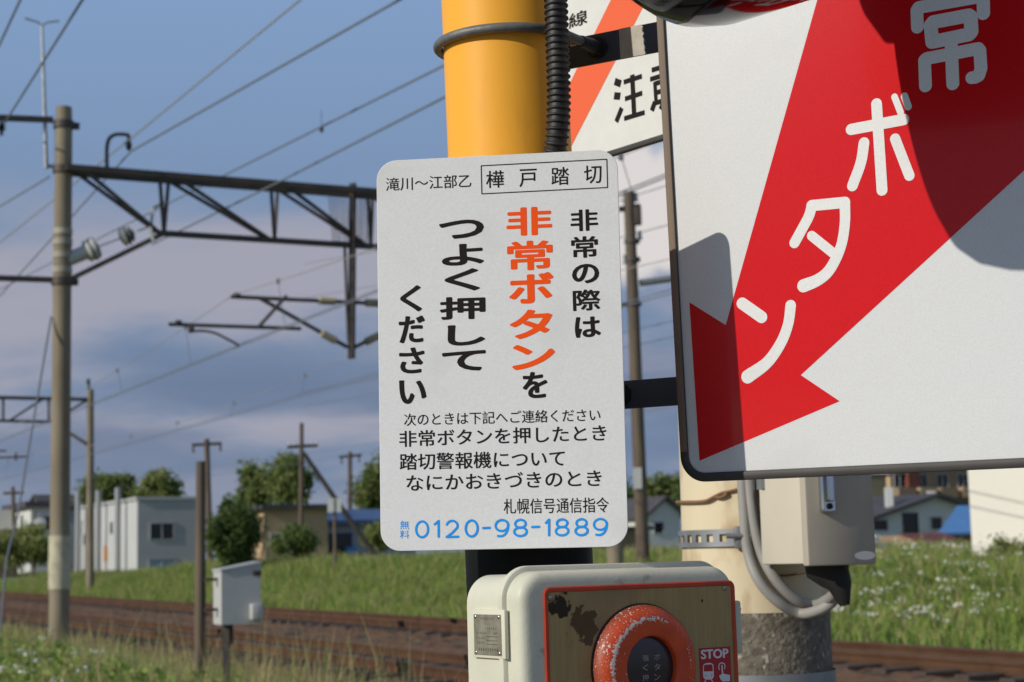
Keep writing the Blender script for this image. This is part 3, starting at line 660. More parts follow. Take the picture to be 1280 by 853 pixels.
# ------------------------------------------------------------------ emergency button box
BYAW = R(32.5)
XP = Plane(at(644.5, 790, 1.95), [math.cos(BYAW), math.sin(BYAW), .0], [-.012, -.0, 1])       # front face of the lid
def build_box():
    U = XP.uv; u0_ = 0; u1_ = U(927.5, 790)[0]; vt = (U(690, 711)[1] + U(880, 697)[1]) / 2; vb = vt - .345
    t = thing('emergency_button_box', 'cream metal box with a big orange ring button and a red framed front panel', 'emergency button', XP.P((u0_ + u1_) / 2, vb, -.06))
    m = MB(); slab(m, XP, u0_ + .004, vb + .008, u1_ - .004, vt - .010, .034, [(.004, -.118), (0, -.114), (0, -.040)], 12); body = m.build('body', 'box_paint', t)
    m = MB(); slab(m, XP, u0_, vb, u1_, vt, .040, [(.003, -.0395), (0, -.0375), (0, -.0315), (.0008, -.0295), (.0028, -.0285), (.0062, -.0278), (.0070, -.0265), (.0072, -.013), (.0078, -.0085), (.0098, -.0042), (.0132, -.0014), (.017, -.0003), (.021, 0), (.026, .0)], 14); lid = m.build('lid', 'box_paint', t)
    # red gasket and plate
    g0, g1 = U(678.6, 733)[0], U(917.2, 733)[0]; gt = (U(678.4, 736.4)[1] + U(914.4, 724.5)[1]) / 2; gb = gt - .262
    K = .0012
    m = MB()
    def ring(ins, h): return [XP.P(a, b, h) for a, b in rrect(g0 + ins, gb + ins, g1 - ins, gt - ins, max(.009 - ins, .0015), 8)]
    lp = [ring(-.0005, 0), ring(-.0005, .001), ring(.001, .0022), ring(.0046, .0022), ring(.0058, .0012), ring(.0058, 0)]; n = len(lp[0])
    m.add([p for q in lp for p in q], [(i * n + k, i * n + (k + 1) % n, (i + 1) * n + (k + 1) % n, (i + 1) * n + k) for i in range(len(lp) - 1) for k in range(n)])
    m.build('red_gasket', 'gasket', lid)
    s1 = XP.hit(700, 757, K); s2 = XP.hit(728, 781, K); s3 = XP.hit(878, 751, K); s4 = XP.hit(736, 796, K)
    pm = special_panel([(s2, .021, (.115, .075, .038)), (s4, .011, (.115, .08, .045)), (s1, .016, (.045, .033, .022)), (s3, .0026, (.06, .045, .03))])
    m = MB(); m.add([XP.P(a, b, .0007) for a, b in rrect(g0 + .0055, gb + .0055, g1 - .0055, gt - .0055, .003, 4)], [tuple(range(20))]); pan = m.build('panel_plate', pm, lid, smooth=False)
    for px, py in ((687.3, 747.3), (904.8, 735.3)):
        for dy in (0, 1):
            c = U(px, py); m = MB(); O = XP.P(c[0], c[1] if not dy else gb + (gt - c[1]), .0008); m.lathe(O, XP.n, [(.0032, 0), (.0032, .0008), (.0022, .0018), (0, .002)], 16); m.build('screw', 'screw', lid)
    # ring button
    c = U(803, 834); O = XP.P(c[0], c[1], .0009); rm_ = special_ring(O, XP.n, .0575, .0738)
    m = MB(); m.lathe(O, XP.n, [(.0756, 0), (.0756, .0012)], 72, True); m.add([O + XP.n * .0012 + (XP.e1 * math.cos(q) + XP.e2 * math.sin(q)) * .0756 for q in np.linspace(0, 2 * math.pi, 72, False)], [tuple(range(72))]); m.build('ring_seal', 'rubber', t)
    m = MB(); m.lathe(O, XP.n, [(.0736, .0012), (.0738, .0040), (.0732, .0075), (.0716, .0115), (.0687, .0152), (.0650, .0180), (.0605, .0196), (.0580, .0201), (.0565, .0202), (.0388, .0202), (.0377, .0198), (.0368, .0170), (.0366, .010)], 96); rg = m.build('button_ring', rm_, t, angle=70)
    m = MB(); m.lathe(O, XP.n, [(.0367, .0118), (.032, .0128), (.018, .0140), (.0, .0144)], 64); ln = m.build('button_lens', mat('lens', (.030, .022, .026), None, rough=.28, coat=.3), rg)
    m = MB(); K2 = .0152
    def pxk(s, x, y, w): 
        a, b = XP.uv(x - w / 2, y + .3, K2), XP.uv(x + w / 2, y - .3, K2); put_text(m, XP, s, a, b, .0075, K2)
    for i, ch in enumerate('ボタンを'): pxk(ch, 821.5, 821.5 + 12.5 * i, 7.6)
    for i, ch in enumerate('強く押す'): pxk(ch, 807, 822.5 + 12.5 * i, 7.6)
    m.build('lens_lettering', 'lens_ink', ln, smooth=False)
    # stop sticker
    z4 = lambda x, y: U(735 + x / 6.74, 740 + y / 6.74)
    a, b = z4(930, 474), z4(1194, 461); v0 = (a[1] + b[1]) / 2
    m = MB(); m.add([XP.P(x, y, .0010) for x, y in rrect(a[0], v0 - .066, b[0], v0, .0008, 2)], [tuple(range(12))]); stk = m.build('stop_sticker', 'sticker_red', t, smooth=False)
    m = MB(); put_text(m, XP, 'STOP', z4(945, 529), z4(1178, 515), np.linalg.norm(z4(1060, 485) - z4(1060, 565)), .0013, .0007)
    px = .00098
    def Sx(pts, w): m.stroke(XP, [z4(*p) for p in pts], w / 6.74 * px, .0014, 4)
    def Py(pts, h=.0013): m.poly(XP, [tuple(z4(*p)) for p in pts][::-1], h)
    Sx([(968, 690), (966, 625), (975, 610), (1035, 606), (1046, 616), (1050, 685)], 9); Py([(962, 672), (1054, 668), (1055, 715), (1038, 738), (985, 740), (966, 722)])
    Sx([(985, 745), (962, 790)], 10); Sx([(1035, 742), (1060, 788)], 10); Sx([(970, 772), (1052, 768)], 8); Sx([(990, 604), (1025, 602)], 8)
    Sx([(1100, 655), (1094, 632), (1102, 606), (1122, 597), (1142, 606), (1148, 630), (1144, 648)], 9); Sx([(1122, 622), (1128, 700)], 15); Py([(1098, 705), (1112, 700), (1120, 690), (1136, 690), (1190, 700), (1192, 752), (1130, 756), (1112, 740)])
    m.build('sticker_marks', 'sticker_white', stk, smooth=False)
    m = MB()
    for x, y in ((985, 705), (1036, 702)): q = z4(x, y); m.add([XP.P(q[0] + .0008 * math.cos(k), q[1] + .0008 * math.sin(k), .0017) for k in np.linspace(0, 6.283, 10, False)], [tuple(range(10))])
    m.build('train_lamps', 'sticker_red', stk, smooth=False)
    # hinge on the right side
    m = MB(); q0, q1 = U(931, 751)[1], U(931, 817)[1]; m.box(XP.P(u1_ + .0055, (q0 + q1) / 2, -.024), (.013, .022, abs(q1 - q0)), np.array([XP.e1, XP.n, XP.e2]).T, .003); hg = m.build('hinge', 'box_paint', t)
    for v in (q0 - .011, q1 + .011): m = MB(); m.tube([XP.P(u1_ + .011, v, -.020), XP.P(u1_ + .0145, v, -.020)], .0034, 6); m.build('hinge_bolt', 'screw', hg)
    # name tag on the left side
    LP = Plane(XP.P(.004, 0, -.04), XP.n, XP.e2); q = LP.uv
    c0, c1, c2, c3 = q(593.7, 760.6), q(633.9, 763.7), q(636.5, 826), q(595.8, 819.7)
    x0, x1 = (c0[0] + c3[0]) / 2, (c1[0] + c2[0]) / 2; y1, y0 = (c0[1] + c1[1]) / 2, (c2[1] + c3[1]) / 2
    if x0 > x1: x0, x1 = x1, x0
    M_ = np.array([LP.e1, LP.n, LP.e2]).T
    m = MB(); m.box(LP.P((x0 + x1) / 2, (y0 + y1) / 2, .002), (x1 - x0, .005, y1 - y0), M_, .0008); nb = m.build('tag_backing', 'tag_base', body)
    dx, dy = (x1 - x0), (y1 - y0); a0, a1, b0, b1 = x0 + .06 * dx, x1 - .10 * dx, y0 + .06 * dy, y1 - .10 * dy
    m = MB(); m.box(LP.P((a0 + a1) / 2, (b0 + b1) / 2, .0048), (a1 - a0, .0008, b1 - b0), M_); m.build('tag', 'tag_plate', nb, smooth=False)
    for u, v in ((.07, .06), (.93, .06), (.07, .94), (.93, .94)): m = MB(); m.lathe(LP.P(a0 + (a1 - a0) * u, b0 + (b1 - b0) * v, .0050), LP.n, [(.0021, 0), (.0021, .0008), (.001, .0016), (0, .0017)], 12); m.build('tag_rivet', 'screw', nb)
    m = MB(); rr = random.Random(3)
    def row(v, u0, u1, n, w=.0005, hgt=.0022):
        for k in range(n):
            u = u0 + (u1 - u0) * (k + .5) / n; X = a0 + (a1 - a0) * u; Y = b0 + (b1 - b0) * v
            m.stroke(LP, [(X - .0004, Y - hgt / 2), (X - .0003 * rr.random(), Y + hgt / 2)], w, .0053, 2)
            if rr.random() < .7: m.stroke(LP, [(X - .0006, Y + hgt * (rr.random() - .5)), (X + .0008, Y + hgt * (rr.random() - .5))], w * .8, .0053, 2)
    row(.90, .25, .75, 8); row(.76, .4, .62, 3); row(.66, .42, .85, 6); row(.54, .1, .5, 6); row(.54, .72, .88, 3); row(.42, .1, .42, 4); row(.30, .1, .4, 4); row(.14, .15, .9, 9, .0008, .0030)
    for v in (.46, .36, .27): m.stroke(LP, [(a0 + (a1 - a0) * .48, b0 + (b1 - b0) * v), (a0 + (a1 - a0) * .88, b0 + (b1 - b0) * v)], .0004, .0053, 2)
    m.build('tag_marks', 'ink', nb, smooth=False)
    m = MB(); q = XP.P((u0_ + u1_) * .28, vb + .12, -.13); m.box(q, (.06, .03, .2), np.array([XP.e1, XP.n, XP.e2]).T, .003); m.build('mounting_block', 'galv', body)
build_box()

# ------------------------------------------------------------------ concrete pillar with cables and relay box
QD = 3.62
QB, QT = at(946, 765, QD), at(937, 560, QD); QX = (QT - QB) / np.linalg.norm(QT - QB)
def pil(z): return QB + QX * ((z - QB[2]) / QX[2])
QR = .5 * 181 / FPX * QD * .985
def pil_pt(px, py, off=0.0):     # point on the pillar's near surface under a pixel
    best = None; d = ray(px, py); 
    for t in np.linspace(QD - .4, QD + .2, 900):
        p = CAM + d * (t / d[1]); c = pil(p[2])
        if np.hypot(*(p - c)[:2]) <= QR + off: return p
    return CAM + d * (QD / d[1])
def build_pillar():
    b = pil(gp(QB)); t = thing('concrete_pillar', 'thick round concrete pillar painted cream above bare speckled concrete, with steel bands', 'pillar', b)
    zs = at(946, 767, QD - QR)[2]
    m = MB(); m.tube([pil(z) for z in np.linspace(zs, 4.8, 9)], [QR * 1.004 - .004 * k for k in range(9)], 72); m.build('painted_section', 'pillar_cream', t)
    m = MB(); m.tube([pil(z) for z in np.linspace(-.1, zs, 6)], QR, 72); m.build('bare_section', 'pillar_concrete', t)
    def band(py0, py1, holes):
        z0, z1 = at(880, py1, QD - QR)[2], at(880, py0, QD - QR)[2]; cc = (z0 + z1) / 2
        x, y, z = frame_z(QX); m = MB(); r = QR + .006; seg = 64; rows = [z0, z0 + (z1 - z0) * .28, z0 + (z1 - z0) * .72, z1]; vs = []; fs = []
        for zz in rows:
            for k in range(seg): q = 2 * math.pi * k / seg; vs.append(pil(zz) + (x * math.cos(q) + y * math.sin(q)) * r)
        for i in range(3):
            for k in range(seg):
                if holes and i == 1 and k % 2 == 0: continue
                fs.append((i * seg + k, i * seg + (k + 1) % seg, (i + 1) * seg + (k + 1) % seg, (i + 1) * seg + k))
        m.add(vs, fs); return m.build('steel_band', 'galv', t)
    bd = band(662, 684, True); band(846, 875, False)
    m = MB(); p = pil_pt(925, 672, .012); m.box(p, (.022, .02, .046), I3, .003); q = at(953, 670, p[1] - .01); m.tube([at(908, 670, p[1] - .012), q], .006, 10); m.box(q + np.array([.01, .02, 0]), (.02, .05, .11), I3, .002); m.build('band_clamp', 'galv', bd)
    m = MB(); ww = [(846, 628), (858, 628), (880, 627), (893, 621), (904, 616), (908, 618), (900, 622), (893, 621)]; m.tube(smooth([pil_pt(x, y, .006) for x, y in ww], 5), .0035, 8); m.tube(smooth([pil_pt(x, y, .005) for x, y in [(904, 616), (925, 611), (950, 603), (975, 600)]], 5), .0028, 8); m.build('tie_wire', 'rust_wire', t)
    m = MB(); m.tube(smooth([pil_pt(x, y, .004) for x, y in [(955, 715), (980, 720), (1005, 716)]], 5), .0022, 8); m.build('tie_wire', 'rust_wire', t)
build_pillar()
RY = R(22); RPl = Plane(at(1011, 708, 3.25), [math.cos(RY), math.sin(RY), 0], [-.01, 0, 1])
def build_relay():
    w = RPl.uv(1096, 700)[0]; h = .40; d = .16
    t = thing('relay_box', 'beige steel control box with chrome latch mounted on the cream pillar', 'control box', RPl.P(w / 2, 0, -d / 2))
    M_ = np.array([RPl.e1, RPl.n, RPl.e2]).T
    m = MB(); m.box(RPl.P(w / 2, h / 2 + .002, -.022 - d / 2), (w - .006, d, h - .004), M_, .004); body = m.build('body', 'relay_paint', t)
    m = MB(); m.box(RPl.P(w / 2, h / 2, -.011), (w, .022, h), M_, .004); door = m.build('door', 'relay_door', t)
    c = RPl.uv(1032, 619); m = MB(); q0, q1 = RPl.uv(1033, 597)[1], RPl.uv(1033, 641)[1]; q0 += .05; hw = .5 * abs(RPl.uv(1024, 620)[0] - RPl.uv(1041.5, 620)[0])
    slab(m, RPl, c[0] - hw, q1, c[0] + hw, q0, .006, [(0, .0), (0, .009), (.003, .0125)]); lt = m.build('latch', 'chrome', door)
    m = MB(); slab(m, RPl, c[0] - hw * .5, q1 + .02, c[0] + hw * .5, q0 - .004, .005, [(0, .0125), (.0, .019), (.003, .022)]); m.build('latch_handle', 'chrome', lt)
    m = MB(); m.lathe(RPl.P(c[0], q1 + .012, .0125), RPl.n, [(.006, 0), (.006, .003), (0, .003)], 14); m.build('keyhole', 'ink', lt)
    m = MB(); a = RPl.uv(1081, 694.5); m.add([RPl.P(a[0] + .024 * math.cos(k), a[1] + .0085 * math.sin(k), .0006) for k in np.linspace(0, 6.283, 28, False)], [tuple(range(28))]); m.build('oval_sticker', mat('sticker_pale', (.52, .51, .51), None, rough=.5), door, smooth=False)
    p = RPl.P(w * .58, .0, -.075); tip = at(1056, 757, p[1] - .02); nk = at(1050, 733, p[1] - .02); m = MB(); m.tube([p + UPV * .01, p - UPV * .006, p * .45 + nk * .55, nk, tip], [.047, .045, .033, .024, .010], 20); m.build('cable_boot', 'boot', body)
    m = MB(); m.bar(RPl.P(.02, h * .45, -.15), pil(RPl.P(0, h * .45, 0)[2]), .05, .05); m.build('mounting_arm', 'galv', body)
    Y = QD - QR - .03
    for i, (pts, r, lab) in enumerate((([(923, 470), (926, 560), (930, 640), (935, 690), (948, 725), (972, 752), (1000, 767)], .011, 'grey conduit looping under the relay box, left and lower of the pair'), ([(931, 470), (934, 560), (939, 630), (950, 685), (968, 722), (995, 750), (1018, 757)], .0115, 'grey conduit looping under the relay box, right and upper of the pair'))):
        P = [at(x, y, pil_pt(x, y, r)[1] - r * .6 - .012 * (k > 3)) for k, (x, y) in enumerate(pts)]; D0 = P[-1][1]; D1 = nk[1]
        if i: P += [at(1033, 751, D0 * .5 + D1 * .5), at(1042, 744, D1 * .8 + D0 * .2), at(1048, 735, D1), at(1050, 722, D1)]
        else: P += [at(1026, 762, D0 * .6 + D1 * .4), at(1042, 751, D1 * .6 + D0 * .4), at(1050, 738, D1 + .008), at(1051, 724, D1 + .008)]
        m = MB(); m.tube(smooth(P, 8), r, 14); o = m.build('conduit', 'conduit'); tag(o, lab, 'conduit', 'conduits on the concrete pillar')
build_relay()

# ------------------------------------------------------------------ overhead line gantries
UPZ = np.array([0, 0, 1.])
MP = at(74.5, 700, 27.0); MP[2] = 0; GP = Plane(MP, TV, UPZ)
M2 = at(113, 700, 70.0); M2[2] = 0; GP2 = Plane(M2, TV, UPZ)
def G(px, py, h=0): return GP.hit(px, py, h)
def build_gantry():
    zt = G(75, 134)[2]
    m0 = MP + UPZ * (gp(MP) - .1); top = MP + UPZ * zt
    t = thing('catenary_mast', 'thick weathered concrete railway mast with white bands and a cream painted foot', 'railway mast', m0)
    m = MB(); rb, rt = .162, .137; zc0, zc1 = at(74, 737, 27)[2], at(74, 670, 27)[2]
    fr = lambda z: rb + (rt - rb) * (z - m0[2]) / (zt - m0[2])
    m.tube([MP + UPZ * z for z in (m0[2], 2, 4, 6, 8, zt - .25)] + [top], [fr(z) for z in (m0[2], 2, 4, 6, 8, zt - .25)] + [rt * .93], 24); m.build('shaft', 'concrete_pole', t)
    m = MB(); m.tube([MP + UPZ * z for z in np.linspace(zc0, zc1, 5)], [fr(zc0) + .012] * 5, 24); m.build('foot_wrap', mat('wrap', (.56, .52, .37), (.40, .37, .26), 7, .7, bump=.3), t)
    for py in (290, 303, 319, 338): m = MB(); z = G(75, py)[2]; m.tube([MP + UPZ * (z - .05), MP + UPZ * (z + .05)], fr(z) + .012, 24); m.build('white_band', mat('band_pale', (.40, .375, .31), (.30, .27, .21), 6, .7) if py == 290 else 'band_pale', t)
    for py in (156, 212, 352): m = MB(); z = G(75, py)[2]; m.tube([MP + UPZ * (z - .06), MP + UPZ * (z + .06)], fr(z) + .03, 24); m.box(MP + UPZ * z + TV * .18, (.14, .1, .1), np.array([TV, TU, UPZ]).T); m.build('steel_collar', 'steel_dark', t)
    m = MB(); m.tube([G(58, 211), G(52.5, 32)], [.034, .022], 8); m.tube([G(52.5, 32), G(46, 27.5), G(31, 23)], .014, 6); m.tube([G(52.5, 32), G(60, 28), G(74, 26.5)], .014, 6); m.bar(G(58, 207), G(70, 209), .06, .05); m.build('rod', 'galv', t)
    # feeder arm to the left
    t2 = thing('feeder_arm', 'dark crossarm with insulators near the top of the thick concrete mast, reaching left', 'crossarm', G(62, 150))
    m = MB(); m.bar(G(66, 150), G(-40, 146), .09, .09); m.build('bar', 'steel_dark', t2)
    for px in (2, -34):
        m = MB(); a = G(px, 149); m.lathe(a - UPZ * .05, -UPZ, [(.03, 0), (.03, .05), (.075, .07), (.03, .1), (.075, .12), (.03, .15), (.03, .22)], 12); m.build('insulator', 'boot', t2)
    t3 = thing('stay_arm', 'dark horizontal pipe reaching left from the middle of the thick concrete mast', 'crossarm', G(60, 350))
    m = MB(); m.bar(G(66, 350), G(-60, 346), .085, .085); m.build('bar', 'steel_dark', t3)
    # truss beam
    tr = thing('gantry_truss', 'dark steel truss beam spanning the tracks from the concrete mast to behind the notice plate', 'gantry', G(75, 215))
    W = 10.2; ztop = G(75, 212)[2]; zlow = G(205, 292)[2]; w0 = GP.uv(205, 292)[0]
    Q = lambda w, z, d=0: MP + TV * w + UPZ * z + TU * d
    m = MB()
    for d in (-.2, .2): m.bar(Q(.0, ztop, d), Q(W, ztop, d), .09, .10)
    m.build('top_chord', 'steel_dark', tr)
    m = MB(); m.bar(Q(w0 - .1, zlow), Q(W - w0, zlow), .10, .09); m.build('bottom_chord', 'steel_dark', tr)
    wm = W / 2; nodes = [w0 + (W - 2 * w0) * k / 4 for k in range(5)]
    w1 = GP.uv(343, 260)[0]; w2 = GP.uv(463, 260)[0]; nodes = [w0, w1, w2, w2 + (w2 - w1), W - w0]
    for w in nodes:
        m = MB()
        for d in (-.2, .2): m.bar(Q(w - .02 * (1 if d > 0 else -1) - (.15 if d < 0 else -.15), ztop, d), Q(w, zlow, 0), .055, .055)
        m.build('post', 'steel_dark', tr)
    tops = [.15] + nodes[:-1]
    for a, b in zip(tops, nodes):
        m = MB()
        for d in (-.2, .2): m.bar(Q(a + .12, ztop, d), Q(b - .08, zlow, d * .12), .055, .055)
        m.build('diagonal', 'steel_dark', tr)
    m = MB(); m.bar(G(82, 352), Q(w0, zlow), .08, .08); m.build('knee_brace', mat('brace', (.17, .14, .10), (.10, .08, .06), 5, .6), tr); m = MB(); m.bar(Q(W - .2, G(82, 352)[2]), Q(W - w0, zlow), .08, .08); m.build('knee_brace', 'brace', tr)
    # far mast, hidden from here by the plates
    P2 = Q(W, 0); t4 = thing('catenary_mast', 'concrete railway mast carrying the far end of the truss behind the notice plate', 'railway mast', P2 + UPZ * gp(P2))
    m = MB(); m.tube([P2 + UPZ * (gp(P2) - .1), P2 + UPZ * 4, P2 + UPZ * zt], [rb, .15, rt], 24); m.build('shaft', 'concrete_pole', t4)
    # hook with insulator on the beam
    hk = thing('wire_hook', 'dark bent pipe hook standing on the truss beam beside the mast, holding a wire', 'wire hook', G(134, 214))
    m = MB(); m.tube(smooth([G(134, 216), G(133.5, 195), G(134, 182), G(137, 173), G(144, 168.5), G(153, 168), G(161, 169)], 4), .032, 10); m.build('pipe', 'steel_dark', hk)
    m = MB(); m.lathe(G(161, 169), -UPZ, [(.028, 0), (.028, .06), (.045, .08), (.028, .1), (.045, .13), (.055, .2), (.03, .26)], 12); m.build('insulator', 'boot', hk)
    # tension insulator chain between mast and beam
    ti = thing('tension_insulator', 'pale ribbed tension insulator on the side of the concrete mast', 'insulator', G(100, 317))
    m = MB(); a, b = G(82, 326), G(122, 309); ax = (b - a) / np.linalg.norm(b - a); Ln = np.linalg.norm(b - a)
    m.lathe(a, ax, [(.10, 0), (.115, .0), (.12, Ln * .62), (.16, Ln * .64), (.19, Ln * .70), (.11, Ln * .74), (.19, Ln * .80), (.20, Ln * .88), (.11, Ln * .9), (.18, Ln * .96), (.08, Ln)], 18); m.build('body', 'insul_white', ti)
    di = thing('strain_disc', 'round ribbed disc insulator hanging between mast and lattice beam', 'insulator', G(162, 294))
    m = MB(); a, b = G(150, 298), G(172, 289); ax = (b - a) / np.linalg.norm(b - a); m.lathe(a, ax, [(.02, 0), (.10, .02), (.17, .06), (.06, .08), (.17, .13), (.06, .15), (.14, .2), (.03, .26)], 18); m.build('discs', 'galv', di)
    m = MB(); m.tube([G(122, 309), G(151, 298)], .012, 6); m.tube([G(172, 289), G(189, 283)], .014, 6); m.build('link', 'galv', di)
    m = MB(); m.bar(G(189, 283), G(191, 261), .06, .04); m.bar(G(191, 261), G(207, 252), .06, .05); m.bar(G(188, 284), G(192, 302), .12, .05); m.build('hanger', 'insul_white', di)
    # drop post
    dp = thing('drop_post', 'long dark steel post hanging down from the middle of the truss beside the notice plate', 'hanging post', G(437, 300))
    wc = GP.uv(437, 300)[0]; zb, zt_ = G(437, 449)[2], G(437, 230)[2]
    m = MB(); m.bar(Q(wc + .055, zt_, -.12), Q(wc - .01, zb, -.12), .13, .02); m.bar(Q(wc + .055, zt_, .02), Q(wc - .01, zb, .02), .13, .02); m.bar(Q(wc + .055, zt_, -.05), Q(wc - .01, zb, -.05), .02, .13); m.bar(Q(wc - .10, zlow - .05, -.02), Q(wc - .05, zb + .3, -.02), .05, .05); m.build('post', 'steel_dark', dp)
    for a, b in ((-.42, -.06), (.16, .40)):
        m = MB(); 
        for k in range(9): x = a + (b - a) * k / 8; m.bar(Q(wc + x, ztop - .05, -.05), Q(wc + x * .8 + .03 * (k > 4), zlow + .05, -.05), .008, .008)
        for k in range(14): z = zlow + .05 + (ztop - zlow - .1) * k / 13; m.bar(Q(wc + a * (.8 + .2 * k / 13), z, -.045), Q(wc + b * (.8 + .2 * k / 13), z, -.045), .008, .008)
        m.build('guard_mesh', 'net', dp)
    # cantilever brackets to both sides of the post
    def cant(mir, lab):
        X = (lambda px, py: G(px, py)) if not mir else (lambda px, py: (lambda p: MP + TV * (2 * wc - (p - MP) @ TV) + UPZ * p[2])(G(px, py)))
        c = thing('cantilever_bracket', lab, 'wire bracket', X(430, 400), 'overhead wire brackets')
        m = MB(); m.tube([X(289, 371), X(437, 378)], .036, 10); m.tube([X(211, 405.5), X(376, 411)], .034, 10); m.tube([X(325, 373), X(434, 434)], .036, 10); m.tube([X(358, 370), X(323, 409)], .034, 10); m.build('tubes', mat('tube_steel', (.12, .105, .09), (.085, .075, .065), 4, .5) if not mir else 'tube_steel', c)
        for a, b in ((X(398, 375.7), X(420, 376.8)), (X(401, 416), X(421, 427))):
            m = MB(); ax = (b - a) / np.linalg.norm(b - a); Ln = np.linalg.norm(b - a); m.lathe(a, ax, [(.03, 0), (.075, .02)] + [(r, Ln * (.1 + .8 * k / 10)) for k in range(11) for r in ((.078 if k % 2 else .055),)] + [(.07, Ln - .02), (.03, Ln)], 14)
            m.build('insulator', 'insul', c)
        m = MB(); m.box(X(239, 411), (.09, .09, .14), np.array([TV, TU, UPZ]).T, .01); m.tube(smooth([X(242, 414), X(256, 414), X(270, 417), X(284, 424), X(299, 432)], 5), .022, 8); m.build('steady_arm', 'tube_steel', c)
        for p in ((223, 404), (296, 369.5)): m = MB(); m.box(X(*p), (.1, .1, .09), np.array([TV, TU, UPZ]).T, .01); m.build('clamp', 'steel_dark', c)
        return X
    X1 = cant(False, 'steel tube bracket with beige insulators left of the hanging post, holding the nearer track wires')
    X2 = cant(True, 'steel tube bracket with beige insulators right of the hanging post, mostly behind the notice plate')
    # contact lines
    def line(X, lab):
        c0 = X(300, 433); m0_ = X(292, 369); S = 43.0
        c = thing('overhead_line', lab, 'overhead wire', c0, 'overhead lines above the tracks')
        def mes(k): f = k - math.floor(k); return m0_ + TU * (k * S) - UPZ * (4 * .62 * f * (1 - f)) 
        m = MB()
        for i in (-1, 0, 1, 2): m.tube([mes(i + f) if f < 1 else m0_ + TU * ((i + 1) * S) for f in np.linspace(0, 1, 13)], .007, 6)
        m.build('messenger_wire', 'wire_pale', c)
        m = MB(); m.tube([c0 + TU * (k * S) for k in (-1, 0, 1, 2, 3)], .0085, 6); m.tube([c0 + TU * (k * S) + TV * .16 + UPZ * .10 for k in (-1, 0, 1, 2, 3)], .0075, 6); m.build('contact_wire', 'wire', c)
        for k in np.arange(-.93, 2.9, .125):
            m = MB(); f = k - math.floor(k)
            a = mes(k); b = c0 + TU * (k * S); m.tube([a, b], .005, 5); m.box(a, (.05, .05, .08)); m.build('dropper', 'wire', c, smooth=False)
    line(X1, 'overhead line of droppers and wires above the nearer track, left of the hanging post')
    line(X2, 'overhead line above the farther track, running low behind the gantry to the left')
    # second gantry far down the line
    g2 = thing('catenary_mast', 'thin distant concrete mast with truss beam reaching left, right of the thick mast', 'railway mast', M2 + UPZ * gp(M2))
    H = lambda x, y: GP2.hit(x, y)
    m = MB(); m.tube([M2 + UPZ * (gp(M2) - .1), H(113, 487)], [.17, .14], 14); m.build('shaft', 'concrete_pole', g2)
    m = MB(); m.bar(H(110, 499.5), H(-60, 496), .14, .14); m.bar(H(62, 527.5), H(-60, 525), .11, .11)
    for a, b in (((61, 500), (61, 527)), ((4, 499), (4, 526)), ((-50, 499), (-50, 526)), ((52, 500), (12, 526)), ((108, 501), (90, 512)), ((-4, 500), (-46, 526)), ((90, 512), (62, 527))): m.bar(H(*a), H(*b), .09, .09)
    m.build('truss_beam', 'steel_dark', g2)
    m = MB(); m.bar(H(111, 557), H(88, 542), .12, .12); m.build('brace', 'concrete_pole', g2)
    m = MB()
    for a, b in (((-20, 573), (36, 571)), ((-20, 563), (8, 564)), ((20, 566), (20, 576))): m.bar(H(*a), H(*b), .07, .07)
    m.build('cantilever', 'steel_dark', g2)
    m = MB(); m.bar(H(110.5, 480), H(110.5, 474), .12, .12); m.tube([H(111, 487), H(111, 476)], .05, 8); m.build('cap_insulator', 'boot', g2)
build_gantry()

# ------------------------------------------------------------------ single wires
def wire(pts, r, lab, m_='wire', sag=0):
    P = [at(*p) for p in pts]; out = []
    for a, b in zip(P, P[1:]):
        for f in np.linspace(0, 1, 12, endpoint=False): out.append(a + (b - a) * f - UPZ * (4 * sag * f * (1 - f)))
    out.append(P[-1]); m = MB(); m.tube(out, r, 6); o = m.build('overhead_wire', m_, loc=out[0]); tag(o, lab, 'wire', 'wires crossing the sky')
wire([(45, -42, 18), (-12, 80, 24)], .016, 'short blue grey wire cutting the top left corner of the sky')
wire([(128, -40, 17), (103, 0, 18.5), (2, 160, 27.3)], .017, 'blue grey wire running from the left crossarm insulator up past the tall rod')
wire([(800, -348, 12), (424, -40, 19), (165, 172, 27.2), (-30, 327, 38)], .013, 'thin pale wire passing just above the hook on the truss', 'wire_pale')
wire([(1000, -281, 11), (570, -40, 18), (164, 189, 27)], .016, 'wire from the hook insulator rising steeply to the upper right, left of the yellow pole')
wire([(164, 189, 27), (-30, 403, 44)], .014, 'wire from the hook insulator falling away to the lower left behind the concrete mast')
wire([(1300, -290, 9.5), (553, 83, 19.5), (275, 222, 29), (100, 310, 40), (-30, 378, 60)], .014, 'wire with a small clamp, upper of the two meeting the yellow pole')
wire([(1300, -258, 9.3), (553, 123, 19), (348, 228, 27), (190, 306, 31)], .015, 'wire ending at the strain disc, lower of the two meeting the yellow pole')
wire([(62, 221, 26.9), (-30, 276, 33)], .014, 'wire leaving the concrete mast collar towards the left edge')
wire([(64, 396, 26.9), (36, 560, 25.8), (22, 645, 25.0), (8, 700, 24.6), (0, 790, 24.2)], .017, 'slack guy wire bending down to the ground left of the thick mast')
def wire_clamps():
    for p, d, lab in (((402, 161), 24.3, 'small dark clamp on the wire left of the yellow pole'),):
        c = at(*p, d); m = MB(); m.tube([c - UPZ * .05, c + UPZ * .03], .028, 8); m.tube([c + UPZ * .03, c + UPZ * .28], .004, 5); tag(m.build('wire_clamp', 'boot'), lab, 'wire clamp')
wire_clamps()
